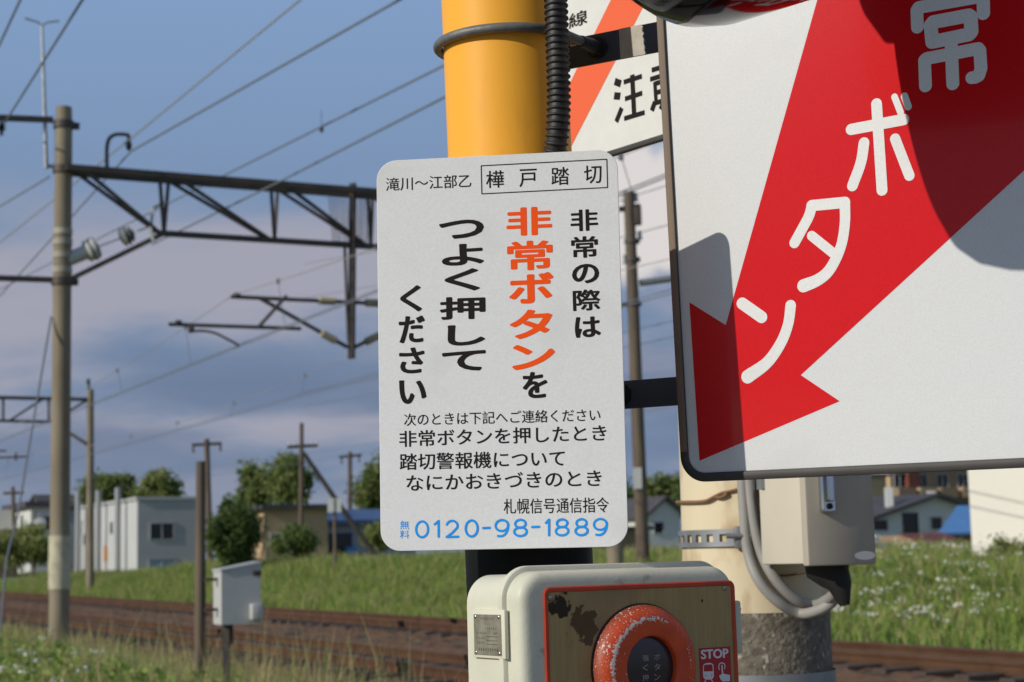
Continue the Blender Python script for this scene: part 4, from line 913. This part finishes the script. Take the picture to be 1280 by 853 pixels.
for i, (x0, y0, x1, y1, D, lab) in enumerate(((480, 552, 120, 612, 90, 'upper faint line wire behind the small utility poles'), (480, 563, 120, 622, 90, 'lower faint line wire behind the small utility poles'))):
    wire([(x0 + 700, y0 - 105, D - 50), (x0, y0, D - 8), (x1 + 40, y1 - 12, D + 85)], .012, lab, 'wire')
for i, (y0, y1, lab) in enumerate(((232, 262, 'topmost faint wire between the notice plate and the arrow sign'), (283, 305, 'second faint wire down between the notice plate and the arrow sign'), (405, 422, 'third faint wire down between the notice plate and the arrow sign'), (425, 440, 'lowest faint wire between the notice plate and the arrow sign'))):
    wire([(380, y1 + 68, 75), (700, y1 + 12, 52), (860, y0 - 8, 38), (1300, y0 - 80, 24)], .012, lab)

# ------------------------------------------------------------------ poles
def pole(name, lab, pxt, yt, pxb, D, dia, m_, arms=(), extra=None, group=None, cat='utility pole'):
    b = at(pxb, 700, D); g = gp(b); top = at(pxt, yt, D); b[2] = g - .1
    # foot below the same lean
    t = thing(name, lab, cat, b, group)
    m = MB(); m.tube([b, (b + top) / 2, top], [dia / 2, dia * .46, dia * .40], 14); m.build('shaft', m_, t)
    pl = Plane(top, [.97, .2, 0], UPZ)
    for (x0, y0, x1, y1, w) in arms: m = MB(); m.bar(pl.hit(x0, y0, .0), pl.hit(x1, y1, .0), w, w); m.build('crossarm', 'steel_dark', t)
    if extra: extra(t, pl)
    return t
def ins(pts, m_='insul_white', dz=.18, r=.05):
    def f(t, pl):
        for p in pts: m = MB(); q = pl.hit(*p); m.tube([q, q + UPZ * dz], [r, r * .7], 8); m.build('insulator', m_, t)
    return f
pole('old_post', 'short weathered wooden post standing beside the grey cabinet', 251, 577, 249.5, 18, .122, 'wood_pole', cat='post')
pole('utility_pole', 'small distant utility pole with a hooked crossarm directly behind the wooden post', 258.5, 549, 263, 78, .30, 'wood_pole', [(240, 556.5, 277, 554.5, .14)], ins([(241.5, 566), (275.5, 564)], 'wood_pole', .4, .06), 'line poles')
def strut(t, pl):
    m = MB(); a = pl.hit(379, 566); b = pl.hit(472, 700); m.tube([a, b], [.085, .11], 10); m.build('strut', 'steel_dark', t); ins([(362, 557), (368, 557), (390, 557), (396, 556)], 'insul_white', .12, .05)(t, pl)
pole('utility_pole', 'wooden utility pole propped by a slanting dark strut', 377, 529, 376, 62, .19, 'wood_pole', [(359, 559, 397, 557, .12)], strut, 'line poles')
pole('utility_pole', 'pale distant utility pole behind the slanting strut', 437.5, 565, 437, 85, .26, 'wood_pole', [(424, 571.5, 452, 569, .12)], ins([(427, 580), (449, 578)], 'wood_pole', .4, .05), 'line poles')
pole('utility_pole', 'tiny far utility pole at the left edge of the picture', 16, 609, 20, 120, .32, 'wood_pole', [(4, 617, 30, 616, .18)], None, 'line poles')
def big_pole_bits(t, pl):
    m = MB(); m.tube([pl.hit(800, 354), pl.hit(850, 347)], .085, 12); m.build('pale_arm', 'galv', t)
    m = MB(); m.box(pl.hit(797, 598, .17), (.20, .03, .5)); m.build('number_plate', 'insul_white', t)
    for py in (302, 325, 380): m = MB(); q = pl.hit(790 + (py - 302) * .03, py); m.tube([q - UPZ * .05, q + UPZ * .05], .19, 14); m.build('steel_collar', 'steel_dark', t)
    ins([(779, 252), (795, 252), (800, 300), (780, 330)], 'insul_white', .22, .06)(t, pl)
    m = MB(); m.box(pl.hit(797, 270, .12), (.18, .2, .45), I3, .02); m.build('switch_box', 'steel_dark', t)
pole('utility_pole', 'tall brown concrete utility pole seen between notice plate and arrow sign', 786, 240, 804, 40, .33, 'wood_pole', [(774, 262, 800, 258, .12), (774, 382, 800, 379, .10)], big_pole_bits)
def mirror(t, pl):
    m = MB(); m.lathe(pl.hit(50, 655, .1), pl.n, [(.36, 0), (.36, .05), (.3, .07), (0, .1)], 20); m.build('disc', 'insul_white', t)
pole('round_marker', 'thin dark post with a small white round disc left of the thick concrete mast', 44, 640, 42, 95, .16, 'wood_pole', (), mirror, cat='marker post')
def plates(t, pl):
    for x in (413.5, 422.5): m = MB(); m.box(pl.hit(x, 632, .08), (.20, .03, .42)); m.build('plate', 'insul_white', t)
pole('marker_sign', 'small post with two white plates in front of the slanting strut', 418, 622, 419, 52, .11, 'wood_pole', (), plates, cat='sign')
def build_cabinet():
    D = 17.6; p = at(291.5, 742, D); z0, z1 = at(294, 780, D)[2], at(294, 705, D)[2]
    b = np.array([p[0], p[1], gp(p)]); t = thing('trackside_cabinet', 'grey metal trackside cabinet on a dark stand beside the wooden post', 'cabinet', b)
    ya = R(26); e1 = np.array([math.cos(ya), math.sin(ya), 0]); e2 = np.array([-e1[1], e1[0], 0]); M_ = np.array([e1, e2, UPZ]).T
    c = np.array([p[0], p[1], (z0 + z1) / 2]); w = (at(326, 742, D)[0] - at(277, 742, D)[0]) / math.cos(ya) * .92; h = z1 - z0; d = .30
    m = MB(); cc = c + e1 * .04; sl_ = .075; lp = lambda ins: [[cc + e1 * sx * (w / 2 + ins) + e2 * y + UPZ * z for sx, z in ((-1, -h / 2), (1, -h / 2), (1, h / 2), (-1, h / 2 - sl_))] for y in (d / 2 + ins, -d / 2 - ins)]; m.loft(lp(0)); body = m.build('body', 'cabinet', t, smooth=False)
    m = MB(); m.loft([[cc + e1 * sx * (w / 2 + .012) + e2 * y + UPZ * z for sx, z in ((-1, h / 2 - sl_ + .003), (1, h / 2 + .003), (1, h / 2 + .022), (-1, h / 2 - sl_ + .022))] for y in (d / 2 + .015, -d / 2 - .015)]); m.build('lid', 'cabinet', t, smooth=False)
    m = MB(); f = c + e1 * .04 - e2 * (d / 2); m.box(f + e1 * w * .36 - UPZ * h * .30 - e2 * .04, (.12, .09, .16), M_, .008); m.build('latch_box', 'cabinet', body)
    m = MB(); m.box(f + e1 * w * .40 + UPZ * h * .34 - e2 * .012, (.09, .025, .05), M_, .005); m.build('vent', 'steel_dark', body)
    m = MB(); m.bar(c - e1 * w * .18 - UPZ * h / 2, np.array([*(c - e1 * w * .18)[:2], b[2] - .1]), .07, .07); m.bar(c - e1 * w * .05 - UPZ * h / 2, np.array([*(c - e1 * w * .05)[:2], z0 - .2]), .035, .035); m.build('stand', 'steel_dark', t)
    for k in (.25, -.25): m = MB(); m.bar(c - e1 * (w / 2 - .05) + UPZ * k * h, c - e1 * (w / 2 + .09) + UPZ * k * h, .05, .03); m.build('mounting_bracket', 'steel_dark', t)
build_cabinet()

# ------------------------------------------------------------------ buildings
MT = np.array([TV, TU, UPZ]).T
class House:
    def __init__(s, name, lab, x0, x1, yt, D, depth, wall, cat='house', zb=None, base=None):
        s.P0 = at(x0, 690, D); lo, hi = .1, 60
        for _ in range(50):
            w = (lo + hi) / 2
            if pj(s.P0 + TV * w)[0] < x1: lo = w
            else: hi = w
        s.w = lo; s.d = depth; s.z1 = at(x0, yt, D)[2]; s.z0 = (gp(s.P0) if zb is None else zb) - .4
        s.P0[2] = 0; s.t = thing(name, lab, cat, s.P0 + TV * s.w / 2 + TU * depth / 2 + UPZ * (s.z0 + .4))
        m = MB(); m.box(s.pt(s.w / 2, depth / 2, (s.z0 + s.z1) / 2), (s.w, depth, s.z1 - s.z0), MT); s.wall = m.build('wall', wall, s.t, smooth=False)
    def pt(s, a, b, z): return s.P0 + TV * a + TU * b + UPZ * z
    def flat_roof(s, m_, o=.2, h=.25):
        m = MB(); m.box(s.pt(s.w / 2, s.d / 2, s.z1 + h / 2 + .003), (s.w + 2 * o, s.d + 2 * o, h), MT); m.build('roof', m_, s.t, smooth=False)
    def gable(s, m_, wall, rise, axis='v', o=.4, th=.18):
        # ridge along v (axis v) or along u
        m = MB(); g = MB(); w, d = s.w, s.d; z = s.z1
        A, B = (w, d) if axis == 'v' else (d, w)
        f = (lambda a, b, z_: s.pt(a, b, z_)) if axis == 'v' else (lambda a, b, z_: s.pt(b, a, z_))
        for sd in (-1, 1):
            e = B / 2 + sd * (B / 2 + o); ze = z - rise * o / (B / 2)
            lp = [[f(a, e, ze), f(a, B / 2, z + rise), f(a, B / 2, z + rise + th), f(a, e, ze + th)] for a in (-o, A + o)]
            m.loft(lp)
        m.build('roof', m_, s.t, smooth=False)
        for a in (0, A): g = MB(); g.loft([[f(a + q, 0, z + .0), f(a + q, B, z + .0), f(a + q, B / 2, z + rise - .02)] for q in (-.01, .01)]); g.build('gable', wall, s.t, smooth=False)
    def win(s, face, c, z, w, h, m_='glass', frame='trim', name='window'):
        n, e = {'f': (-TU, TV), 'l': (-TV, TU)}[face]; p = s.pt(c, 0, z) if face == 'f' else s.pt(0, c, z)
        M_ = np.array([e, n, UPZ]).T; m = MB()
        for q, a, b in ((p + UPZ * h / 2, w + .12, .06), (p - UPZ * h / 2, w + .12, .06)): m.box(q + n * .03, (a, .08, b), M_)
        for sd in (-1, 1): m.box(p + e * sd * w / 2 + n * .03, (.06, .079, h - .06), M_)
        if w > 1: m.box(p + n * .03, (.05, .07, h - .06), M_)
        fr = m.build(name, frame, s.t, smooth=False)
        m = MB(); m.box(p + n * .012, (w - .06, .02, h - .06), M_); m.build('pane', m_, fr, smooth=False)
def build_houses():
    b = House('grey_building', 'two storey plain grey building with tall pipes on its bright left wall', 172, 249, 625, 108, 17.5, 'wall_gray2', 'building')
    m = MB(); m.box(b.pt(-.012, b.d / 2, (b.z0 + b.z1) / 2 - .05), (.02, b.d - .1, b.z1 - b.z0 - .1), MT); m.build('sunlit_side_sheet', 'wall_gray', b.t, smooth=False)  # lighter grey sheet: sunlight on the left wall put into the colour
    b.flat_roof('trim', .12, .18)
    w = lambda px: (px - 172) / 77 * b.w
    b.win('f', w(202), at(202, 664, 108)[2], 1.55, 1.05, 'glass', 'wall_gray2'); b.win('f', w(202), at(202, 708, 108)[2], 1.7, .95, 'wall_blue', 'wall_gray2')
    for c, z in ((15.2, 672), (11.5, 664), (7.0, 660)): b.win('l', c, at(110, z, 112)[2], .7, .8)
    for px, yt in ((97, 617), (122.5, 613), (147, 610)):
        lo, hi = 0, b.d
        for _ in range(40):
            mid = (lo + hi) / 2
            if pj(b.pt(-.6, mid, 3))[0] > px: lo = mid
            else: hi = mid
        D = b.pt(-.6, lo, 0); m = MB(); m.tube([np.array([D[0], D[1], b.z0]), np.array([D[0], D[1], at(px, yt, D[1])[2]])], .20, 12); m.build('vent_pipe', mat('pipe_grey', (.33, .335, .34), None, rough=.5) if px == 97 else 'pipe_grey', b.t)
    m = MB(); m.box(b.pt(-.06, 8.6, at(132, 692, 115)[2]), (.06, .8, .65 * 1.6), MT); m.build('orange_board', 'orange_board', b.t, smooth=False)
    h = House('white_house', 'distant white house with dark flat roof left of the thick concrete mast', 38, 68, 634, 125, 9, 'wall_white'); h.flat_roof('roof_dark', .5, .4); h.win('f', h.w * .6, h.z1 - 1.2, 1.2, 1)
    m = MB(); m.box(h.pt(-1.4, 3.5, h.z1 - 1.9), (1.2, 1.2, 3.6), MT); m.build('chimney', 'wall_cream', h.t, smooth=False)
    h = House('low_shed', 'low shed with a reddish roof at the far left edge', -60, 22, 681, 110, 6, 'wall_brown', 'shed'); h.gable('roof_red', 'wall_brown', .8)
    h = House('blue_roof_house', 'far house with a blue grey roof at the left edge above the reddish shed', -50, 14, 665, 150, 8, 'wall_blue'); h.gable('roof_blue', 'wall_blue', 1.5)
    h = House('long_dark_roof', 'long low house with dark roof behind the white house at the left', 55, 96, 634, 165, 8, 'wall_gray2'); h.gable('roof_dark', 'wall_gray2', 1.2)
    h = House('tan_house', 'tan flat roofed house with a bright end wall behind the bushes', 334, 410, 637, 74, 6, 'wall_tan'); h.flat_roof('roof_dark', .35, .2)
    m = MB(); m.box(h.pt(-.012, h.d / 2, (h.z0 + h.z1) / 2 - .05), (.02, h.d - .1, h.z1 - h.z0 - .1), MT); m.build('end_wall', 'wall_tan', h.t, smooth=False)
    h.win('f', h.w * .14, h.z1 - 1.35, .5, .6); h.win('f', h.w * .36, h.z1 - 1.2, .55, .5, 'wall_cream')
    h = House('blue_roof_house', 'low house with a dark blue roof and open dark front beside the slanting strut', 404, 520, 654, 80, 7, 'wall_gray2'); h.gable('roof_blue', 'wall_gray2', .55); h.win('f', h.w * .13, h.z1 - 1.3, 1.6, 1.6, 'glass', 'roof_blue', 'doorway'); 
    m = MB(); m.box(h.pt(h.w * .22, -.8, h.z1 - 1.6), (.5, .5, .9), MT, .05); m.build('water_tank', mat('tank_blue', (.04, .22, .5), None, rough=.4), h.t)
    h = House('white_house', 'small pale house with grey gabled roof in the gap beside the brown utility pole', 812, 852, 642, 105, 7, 'wall_white'); h.gable('roof_dark', 'wall_white', .9, 'u'); h.win('f', h.w * .3, h.z1 - .9, .7, .7)
    h = House('dark_shed', 'dark low shed between the notice plate and the brown utility pole', 740, 812, 664, 88, 5, 'wall_brown', 'shed'); h.flat_roof('roof_dark', .2, .2)
    # right hand side
    h = House('tan_apartments', 'tan apartment block with balconies behind the grey house', 1118, 1228, 585, 150, 9, 'wall_brown', 'apartments'); h.flat_roof('roof_blue', .3, .3)
    m = MB(); m.box(h.pt(-.012, h.d / 2, (h.z0 + h.z1) / 2 - .05), (.02, h.d - .1, h.z1 - h.z0 - .1), MT); m.build('end_wall', 'wall_tan', h.t, smooth=False)  # tan end, brown front: sunlit and shaded sides put into the colour
    for k, fx in enumerate((.10, .34, .58, .82)):
        for z in (h.z1 - 1.5, h.z1 - 4.0):
            m = MB(); m.box(h.pt(h.w * fx, -.5, z - .75), (h.w * .19, 1.0, .9), MT); bal = m.build('balcony', 'wall_tan' if (k % 2) else 'wall_brown', h.t, smooth=False)
            h.win('f', h.w * fx, z + .35, 1.3, 1.2)
    m = MB(); m.box(h.pt(h.w * .22, -.25, h.z1 - 3), (1.3, .5, 6), MT); m.build('rust_panel', 'roof_red', h.t, smooth=False)
    h = House('tan_house', 'bright tan house just right of the relay box, behind the grey gabled house', 1060, 1112, 596, 128, 9, 'wall_tan'); h.flat_roof('roof_blue', .3, .2)
    m = MB(); m.box(h.pt(-.02, h.d / 2, (h.z0 + h.z1) / 2), (.03, h.d, h.z1 - h.z0 - .2), MT); m.build('end_wall', 'wall_tan', h.t, smooth=False)
    h = House('grey_house', 'pale grey gabled house with dark roof and white chimneys below the arrow sign', 1090, 1250, 650, 92, 8, 'wall_white'); h.gable('roof_dark', 'wall_white', 1.22, 'u', .5, .2)
    h.win('f', h.w * .30, h.z1 - .35, 1.0, 1.35, 'glass', 'roof_dark'); h.win('f', h.w * .50, h.z1 - .25, .8, .7); h.win('f', h.w * .07, h.z1 - .3, 1.0, .6)
    for fx, fy, y0, y1 in ((.22, .1, 630, 612), (.55, .1, 632, 617)): m = MB(); q = h.pt(h.w * fx, .8, 0); m.bar(np.array([*q[:2], at(1130, y0 + 12, 92)[2]]), np.array([*q[:2], at(1130, y1 - 4, 92)[2]]), .38, .38); m.build('chimney', 'wall_white', h.t)
    m = MB(); m.loft([[h.pt(a, 0, h.z1 - 1.55), h.pt(a, -1.6, h.z1 - 2.0), h.pt(a, -1.6, h.z1 - 2.1), h.pt(a, 0, h.z1 - 1.7)] for a in (-.2, h.w * .55)]); m.build('porch_roof', 'roof_dark', h.t, smooth=False)
    h = House('blue_roof_shed', 'shed with a bright blue sloping roof left of the big cream wall', 1174, 1262, 668, 74, 4, 'wall_brown', 'shed')
    m = MB(); m.loft([[h.pt(a, -.3, h.z1 - .05), h.pt(a + 3.4, 2.2, h.z1 + 1.2), h.pt(a + 3.4, 2.2, h.z1 + 1.3), h.pt(a, -.3, h.z1 + .05)] for a in (-.3, h.w + .2)]); m.build('roof', mat('roof_skyblue', (.10, .26, .55), (.12, .29, .60), 1, .4), h.t, smooth=False)
    h = House('rusty_shed', 'low dark shed with a rusty red roof in front of the grey gabled house', 1160, 1207, 683, 70, 3, 'wall_brown', 'shed')
    m = MB(); m.loft([[h.pt(a, -.5, h.z1 - .1), h.pt(a, 1.6, h.z1 + .5), h.pt(a, 1.6, h.z1 + .56), h.pt(a, -.5, h.z1)] for a in (-.2, h.w + .2)]); m.build('roof', 'roof_red', h.t, smooth=False)
    h = House('white_cabin', 'small white box shaped cabin on the grass beside the relay box', 1090, 1108, 681, 52, 1.0, 'wall_white', 'cabin'); h.flat_roof('wall_white', .05, .06)
    # big cream building, near, right edge
    # big cream building: its far left corner stands where the wall ends in the picture
    far = at(1216, 700, 41); D0 = far - TU * 16; x0 = pj(D0)[0]
    h = House('cream_building', 'large plain cream building wall at the right edge of the picture', x0, x0 + 180, 430, D0[1], 16.0, 'wall_cream', 'building'); h.flat_roof('trim', .1, .3)
build_houses()

# ------------------------------------------------------------------ trees, shrubs, grass
def quads(C, size, rg, up=.0):
    n = len(C); a = rg.normal(size=(n, 3)); a /= np.linalg.norm(a, axis=1)[:, None]; b = rg.normal(size=(n, 3)); b -= a * (a * b).sum(1)[:, None]; b /= np.linalg.norm(b, axis=1)[:, None]
    s = (size * rg.uniform(.6, 1.3, n))[:, None]
    return np.stack([C - a * s, C + b * s * .55, C + a * s, C - b * s * .55], 1)
def mesh_np(name, V, faces_n, mats, mi, parent=None, loc=None):
    """V (n,k,3) separate polygons of k corners"""
    n, k, _ = V.shape; me = bpy.data.meshes.new(name); o = bpy.data.objects.new(name, me); COL.objects.link(o)
    if parent is not None: org = ORG[parent.name]; o.parent = parent
    else: org = np.array(loc, float); o.location = Vector(org)
    ORG[o.name] = org
    co_ = (V.reshape(-1, 3) - org).astype(np.float32)
    me.vertices.add(n * k); me.vertices.foreach_set('co', co_.ravel()); me.loops.add(n * k); me.loops.foreach_set('vertex_index', np.arange(n * k, dtype=np.int32))
    me.polygons.add(n); me.polygons.foreach_set('loop_start', np.arange(0, n * k, k, dtype=np.int32))
    for q in mats: me.materials.append(MATS[q])
    me.polygons.foreach_set('material_index', mi.astype(np.int32)); me.update(); me.validate(); return o
LEAF = .50
def tree(name, lab, x0, x1, yt, yb, D, n, mats, seed, cat='tree', group=None, trunk=True, ls_=.2, lobes=26, flat=1.0):
    rg = np.random.default_rng(seed); xc = (x0 + x1) / 2; zt, zb = at(xc, yt, D)[2], at(xc, yb, D)[2]; c = at(xc, 690, D); g = gp(c); rx = (at(x1, 690, D)[0] - at(x0, 690, D)[0]) / 2; rz = (zt - zb) / 2
    base = np.array([c[0], c[1], g - .1]); cen = np.array([c[0], c[1], (zt + zb) / 2]); t = thing(name, lab, cat, base, group)
    cl = []
    while len(cl) < lobes:
        p = rg.uniform(-1, 1, 3)
        if np.linalg.norm(p) < 1: cl.append((p * np.array([rx, rx, rz]) * .80, rg.uniform(.17, .40)))
    pts = []
    for p, r in cl:
        k = int(n * 2.6) // lobes; d = rg.normal(size=(k, 3)); d /= np.linalg.norm(d, axis=1)[:, None]; rad = np.minimum(np.abs(rg.normal(0, .78, k)), 1.7)
        pts.append(cen + p + d * (rad * r)[:, None] * np.array([rx, rx, rz * 1.0]) * np.array([1, 1, flat]))
    P = np.concatenate(pts); P[:, 2] = np.maximum(P[:, 2], g + .02)
    V = quads(P, ls_ * LEAF, rg); mi = rg.choice(len(mats), len(P), p=[.45, .35, .2][:len(mats)] if len(mats) == 3 else None)
    mesh_np('crown', V, 4, mats, mi, t)
    if trunk:
        m = MB(); h0 = cen - UPZ * rz * .3; m.tube([base, base * .5 + h0 * .5 + np.array([.1, 0, 0]), h0], [rx * .09, rx * .07, rx * .04], 10)
        for p, r in cl[:6]: m.tube([h0 - UPZ * rz * .25, cen + p * .8], [rx * .035, rx * .012], 6)
        m.build('trunk', 'bark', t)
def build_trees():
    L3 = ['leaf_dark', 'leaf_mid', 'leaf_light']
    tree('far_tree', 'rounded tree behind the grey building, left of the pair', 96, 172, 588, 640, 150, 5000, L3, 1, group='trees behind the grey building', ls_=.42)
    tree('far_tree', 'brighter rounded tree behind the grey building, right of the pair', 168, 230, 591, 640, 146, 4600, ['leaf_mid', 'leaf_light'], 2, group='trees behind the grey building', ls_=.4)
    tree('broad_tree', 'tall leafy tree behind the tan house, left of the pair', 290, 346, 581, 650, 112, 5500, L3, 3, group='trees behind the tan house', ls_=.33)
    tree('broad_tree', 'tallest leafy tree behind the propped utility pole', 333, 398, 571, 645, 110, 6500, L3, 4, group='trees behind the tan house', ls_=.33)
    tree('broad_tree', 'leafy tree half hidden by the left edge of the notice plate', 446, 530, 572, 660, 108, 6500, L3, 5, group='trees behind the tan house', ls_=.33)
    tree('dark_bush', 'big dark shrub right of the wooden post', 258, 325, 618, 722, 60, 8000, ['leaf_dark', 'leaf_dark', 'leaf_mid'], 6, 'shrub', ls_=.17, trunk=True, lobes=18)
    tree('round_bush', 'green shrub in front of the tan house', 340, 396, 655, 700, 58, 4000, ['leaf_mid', 'leaf_dark'], 7, 'shrub', ls_=.14, trunk=False)
    tree('round_bush', 'bright green shrub at the left edge of the notice plate, by the blue roofed house', 450, 492, 652, 690, 66, 3000, ['leaf_mid', 'leaf_light'], 8, 'shrub', ls_=.15, trunk=False)
    tree('tall_shrub', 'light green shrub left of the thick concrete mast', -20, 72, 652, 722, 80, 6000, ['leaf_mid', 'leaf_light'], 9, 'shrub', ls_=.2, trunk=False, lobes=18)
    tree('far_tree', 'far tree at the left edge behind the blue grey roof', -40, 26, 640, 690, 160, 3500, L3, 10, ls_=.4)
    tree('gap_tree', 'rounded tree in the gap below the lower black bracket', 800, 862, 590, 660, 140, 5500, L3, 12, ls_=.38)
    tree('gap_tree', 'darker tree behind the notice plate, left of the brown utility pole', 726, 802, 600, 660, 150, 5500, ['leaf_dark', 'leaf_mid'], 13, ls_=.4)
    tree('garden_shrub', 'low shrub at the foot of the cream building', 1225, 1300, 668, 724, 36, 2500, ['leaf_mid', 'leaf_light'], 14, 'shrub', ls_=.08, trunk=False)
    tree('garden_shrub', 'leafy weed clump in the grass right of the concrete pillar', 1108, 1180, 706, 760, 30, 2500, ['green1', 'green2'], 15, 'shrub', ls_=.07, trunk=False)
build_trees()
def blades(L, s, h, w, rg, mi, lean=.35):
    n = len(L); z = gz(L, s) - .02; B = L[:, None] * TV + s[:, None] * TU; B[:, 2] = z
    ya = rg.uniform(0, 2 * np.pi, n); e = np.stack([np.cos(ya), np.sin(ya), np.zeros(n)], 1) * (w / 2)[:, None]
    ln = rg.normal(0, lean, (n, 2)) * h[:, None]; mid = B + np.concatenate([ln * .3, (h * .55)[:, None]], 1); tip = B + np.concatenate([ln, h[:, None]], 1)
    q1 = np.stack([B - e, B + e, mid + e * .8, mid - e * .8], 1); q2 = np.stack([mid - e * .8, mid + e * .8, tip + e * .12, tip - e * .12], 1)
    return np.concatenate([q1, q2]), np.concatenate([mi, mi])
def build_grass():
    rg = np.random.default_rng(5)
    def field(name, lab, n, L0, L1, s0, s1, hr, w, p, seed, dens=None, lean=.35):
        L = rg.uniform(L0, L1, n); s = rg.uniform(s0, s1, n)
        if dens is not None: k = rg.uniform(size=n) < dens(L, s); L, s = L[k], s[k]
        cl = .65 + .35 * np.sin(L * 2.1 + np.sin(s * 1.3) * 2) * np.sin(s * 1.7 + L); n = len(L)
        mi = rg.choice(3, n, p=p); h = rg.uniform(hr[0], hr[1], n) * cl; h = np.where(mi == 2, h * 1.25, h)
        V, m = blades(L, s, h, w * rg.uniform(.6, 1.4, n), rg, mi, lean); o = mesh_np(name, V, 4, ['green1', 'green2', 'straw'], m, None, ls((L0 + L1) / 2, (s0 + s1) / 2, 0)); o['kind'] = 'stuff'
    field('tall_grass', '', 36000, 1.2, 5.4, 11, 30, (.26, .60), .016, [.48, .34, .18], 1, lambda L, s: 1 - .93 * sst(3.5, 4.7, L - .02 * s))
    field('straw_stalks', '', 1900, 2.4, 5.9, 11, 27, (.5, .85), .012, [.12, .08, .80], 7, None, .2)
    field('verge_grass', '', 5000, 4.6, 6.3, 12, 40, (.10, .28), .014, [.4, .25, .35], 2)
    field('bank_grass', '', 100000, 14.4, 21, 8, 95, (.24, .52), .026, [.52, .35, .13], 3)
    field('meadow_grass', '', 50000, 20.5, 48, 12, 130, (.2, .5), .05, [.5, .25, .25], 4)
    field('right_meadow_grass', '', 60000, 15, 36, 14, 48, (.2, .5), .024, [.56, .30, .14], 6)
    # broad weed leaves low in the near grass
    n = 16000; L = rg.uniform(1.0, 5.3, n); q = rg.uniform(11, 30, n); k = np.sin(L * 3.1 + np.sin(q) * 2) * np.sin(q * 1.9) > -.15; k &= L < 4.3; L, q = L[k], q[k]; n = len(L)
    P = L[:, None] * TV + q[:, None] * TU; P[:, 2] = gz(L, q) + rg.uniform(.08, .50, n); V = quads(P, .042, rg); o = mesh_np('weed_leaves', V, 4, ['green1', 'green2'], rg.choice(2, n), None, P[0]); o['kind'] = 'stuff'
    # white flower heads in both meadows
    def flowers(name, n, f):
        C = []
        while len(C) < n:
            L, s = f(); z = gz(L, s) + rg.uniform(.35, .68); c = ls(L, s, z); k = rg.integers(3, 14)
            for _ in range(k): C.append(c + np.array([*rg.normal(0, .05, 2), rg.normal(0, .015)]))
        C = np.array(C); V = quads(C, .021, rg); o = mesh_np(name, V, 4, ['petal'], np.zeros(len(C)), None, C[0]); o['kind'] = 'stuff'
    flowers('wildflowers', 950, lambda: (lambda p: LS(p))(at(rg.normal(1150, 75), 700, rg.uniform(21, 31))))
    flowers('meadow_flowers', 130, lambda: (lambda p: LS(p))(at(rg.uniform(-20, 130), 700, rg.uniform(13, 21))))
build_grass()
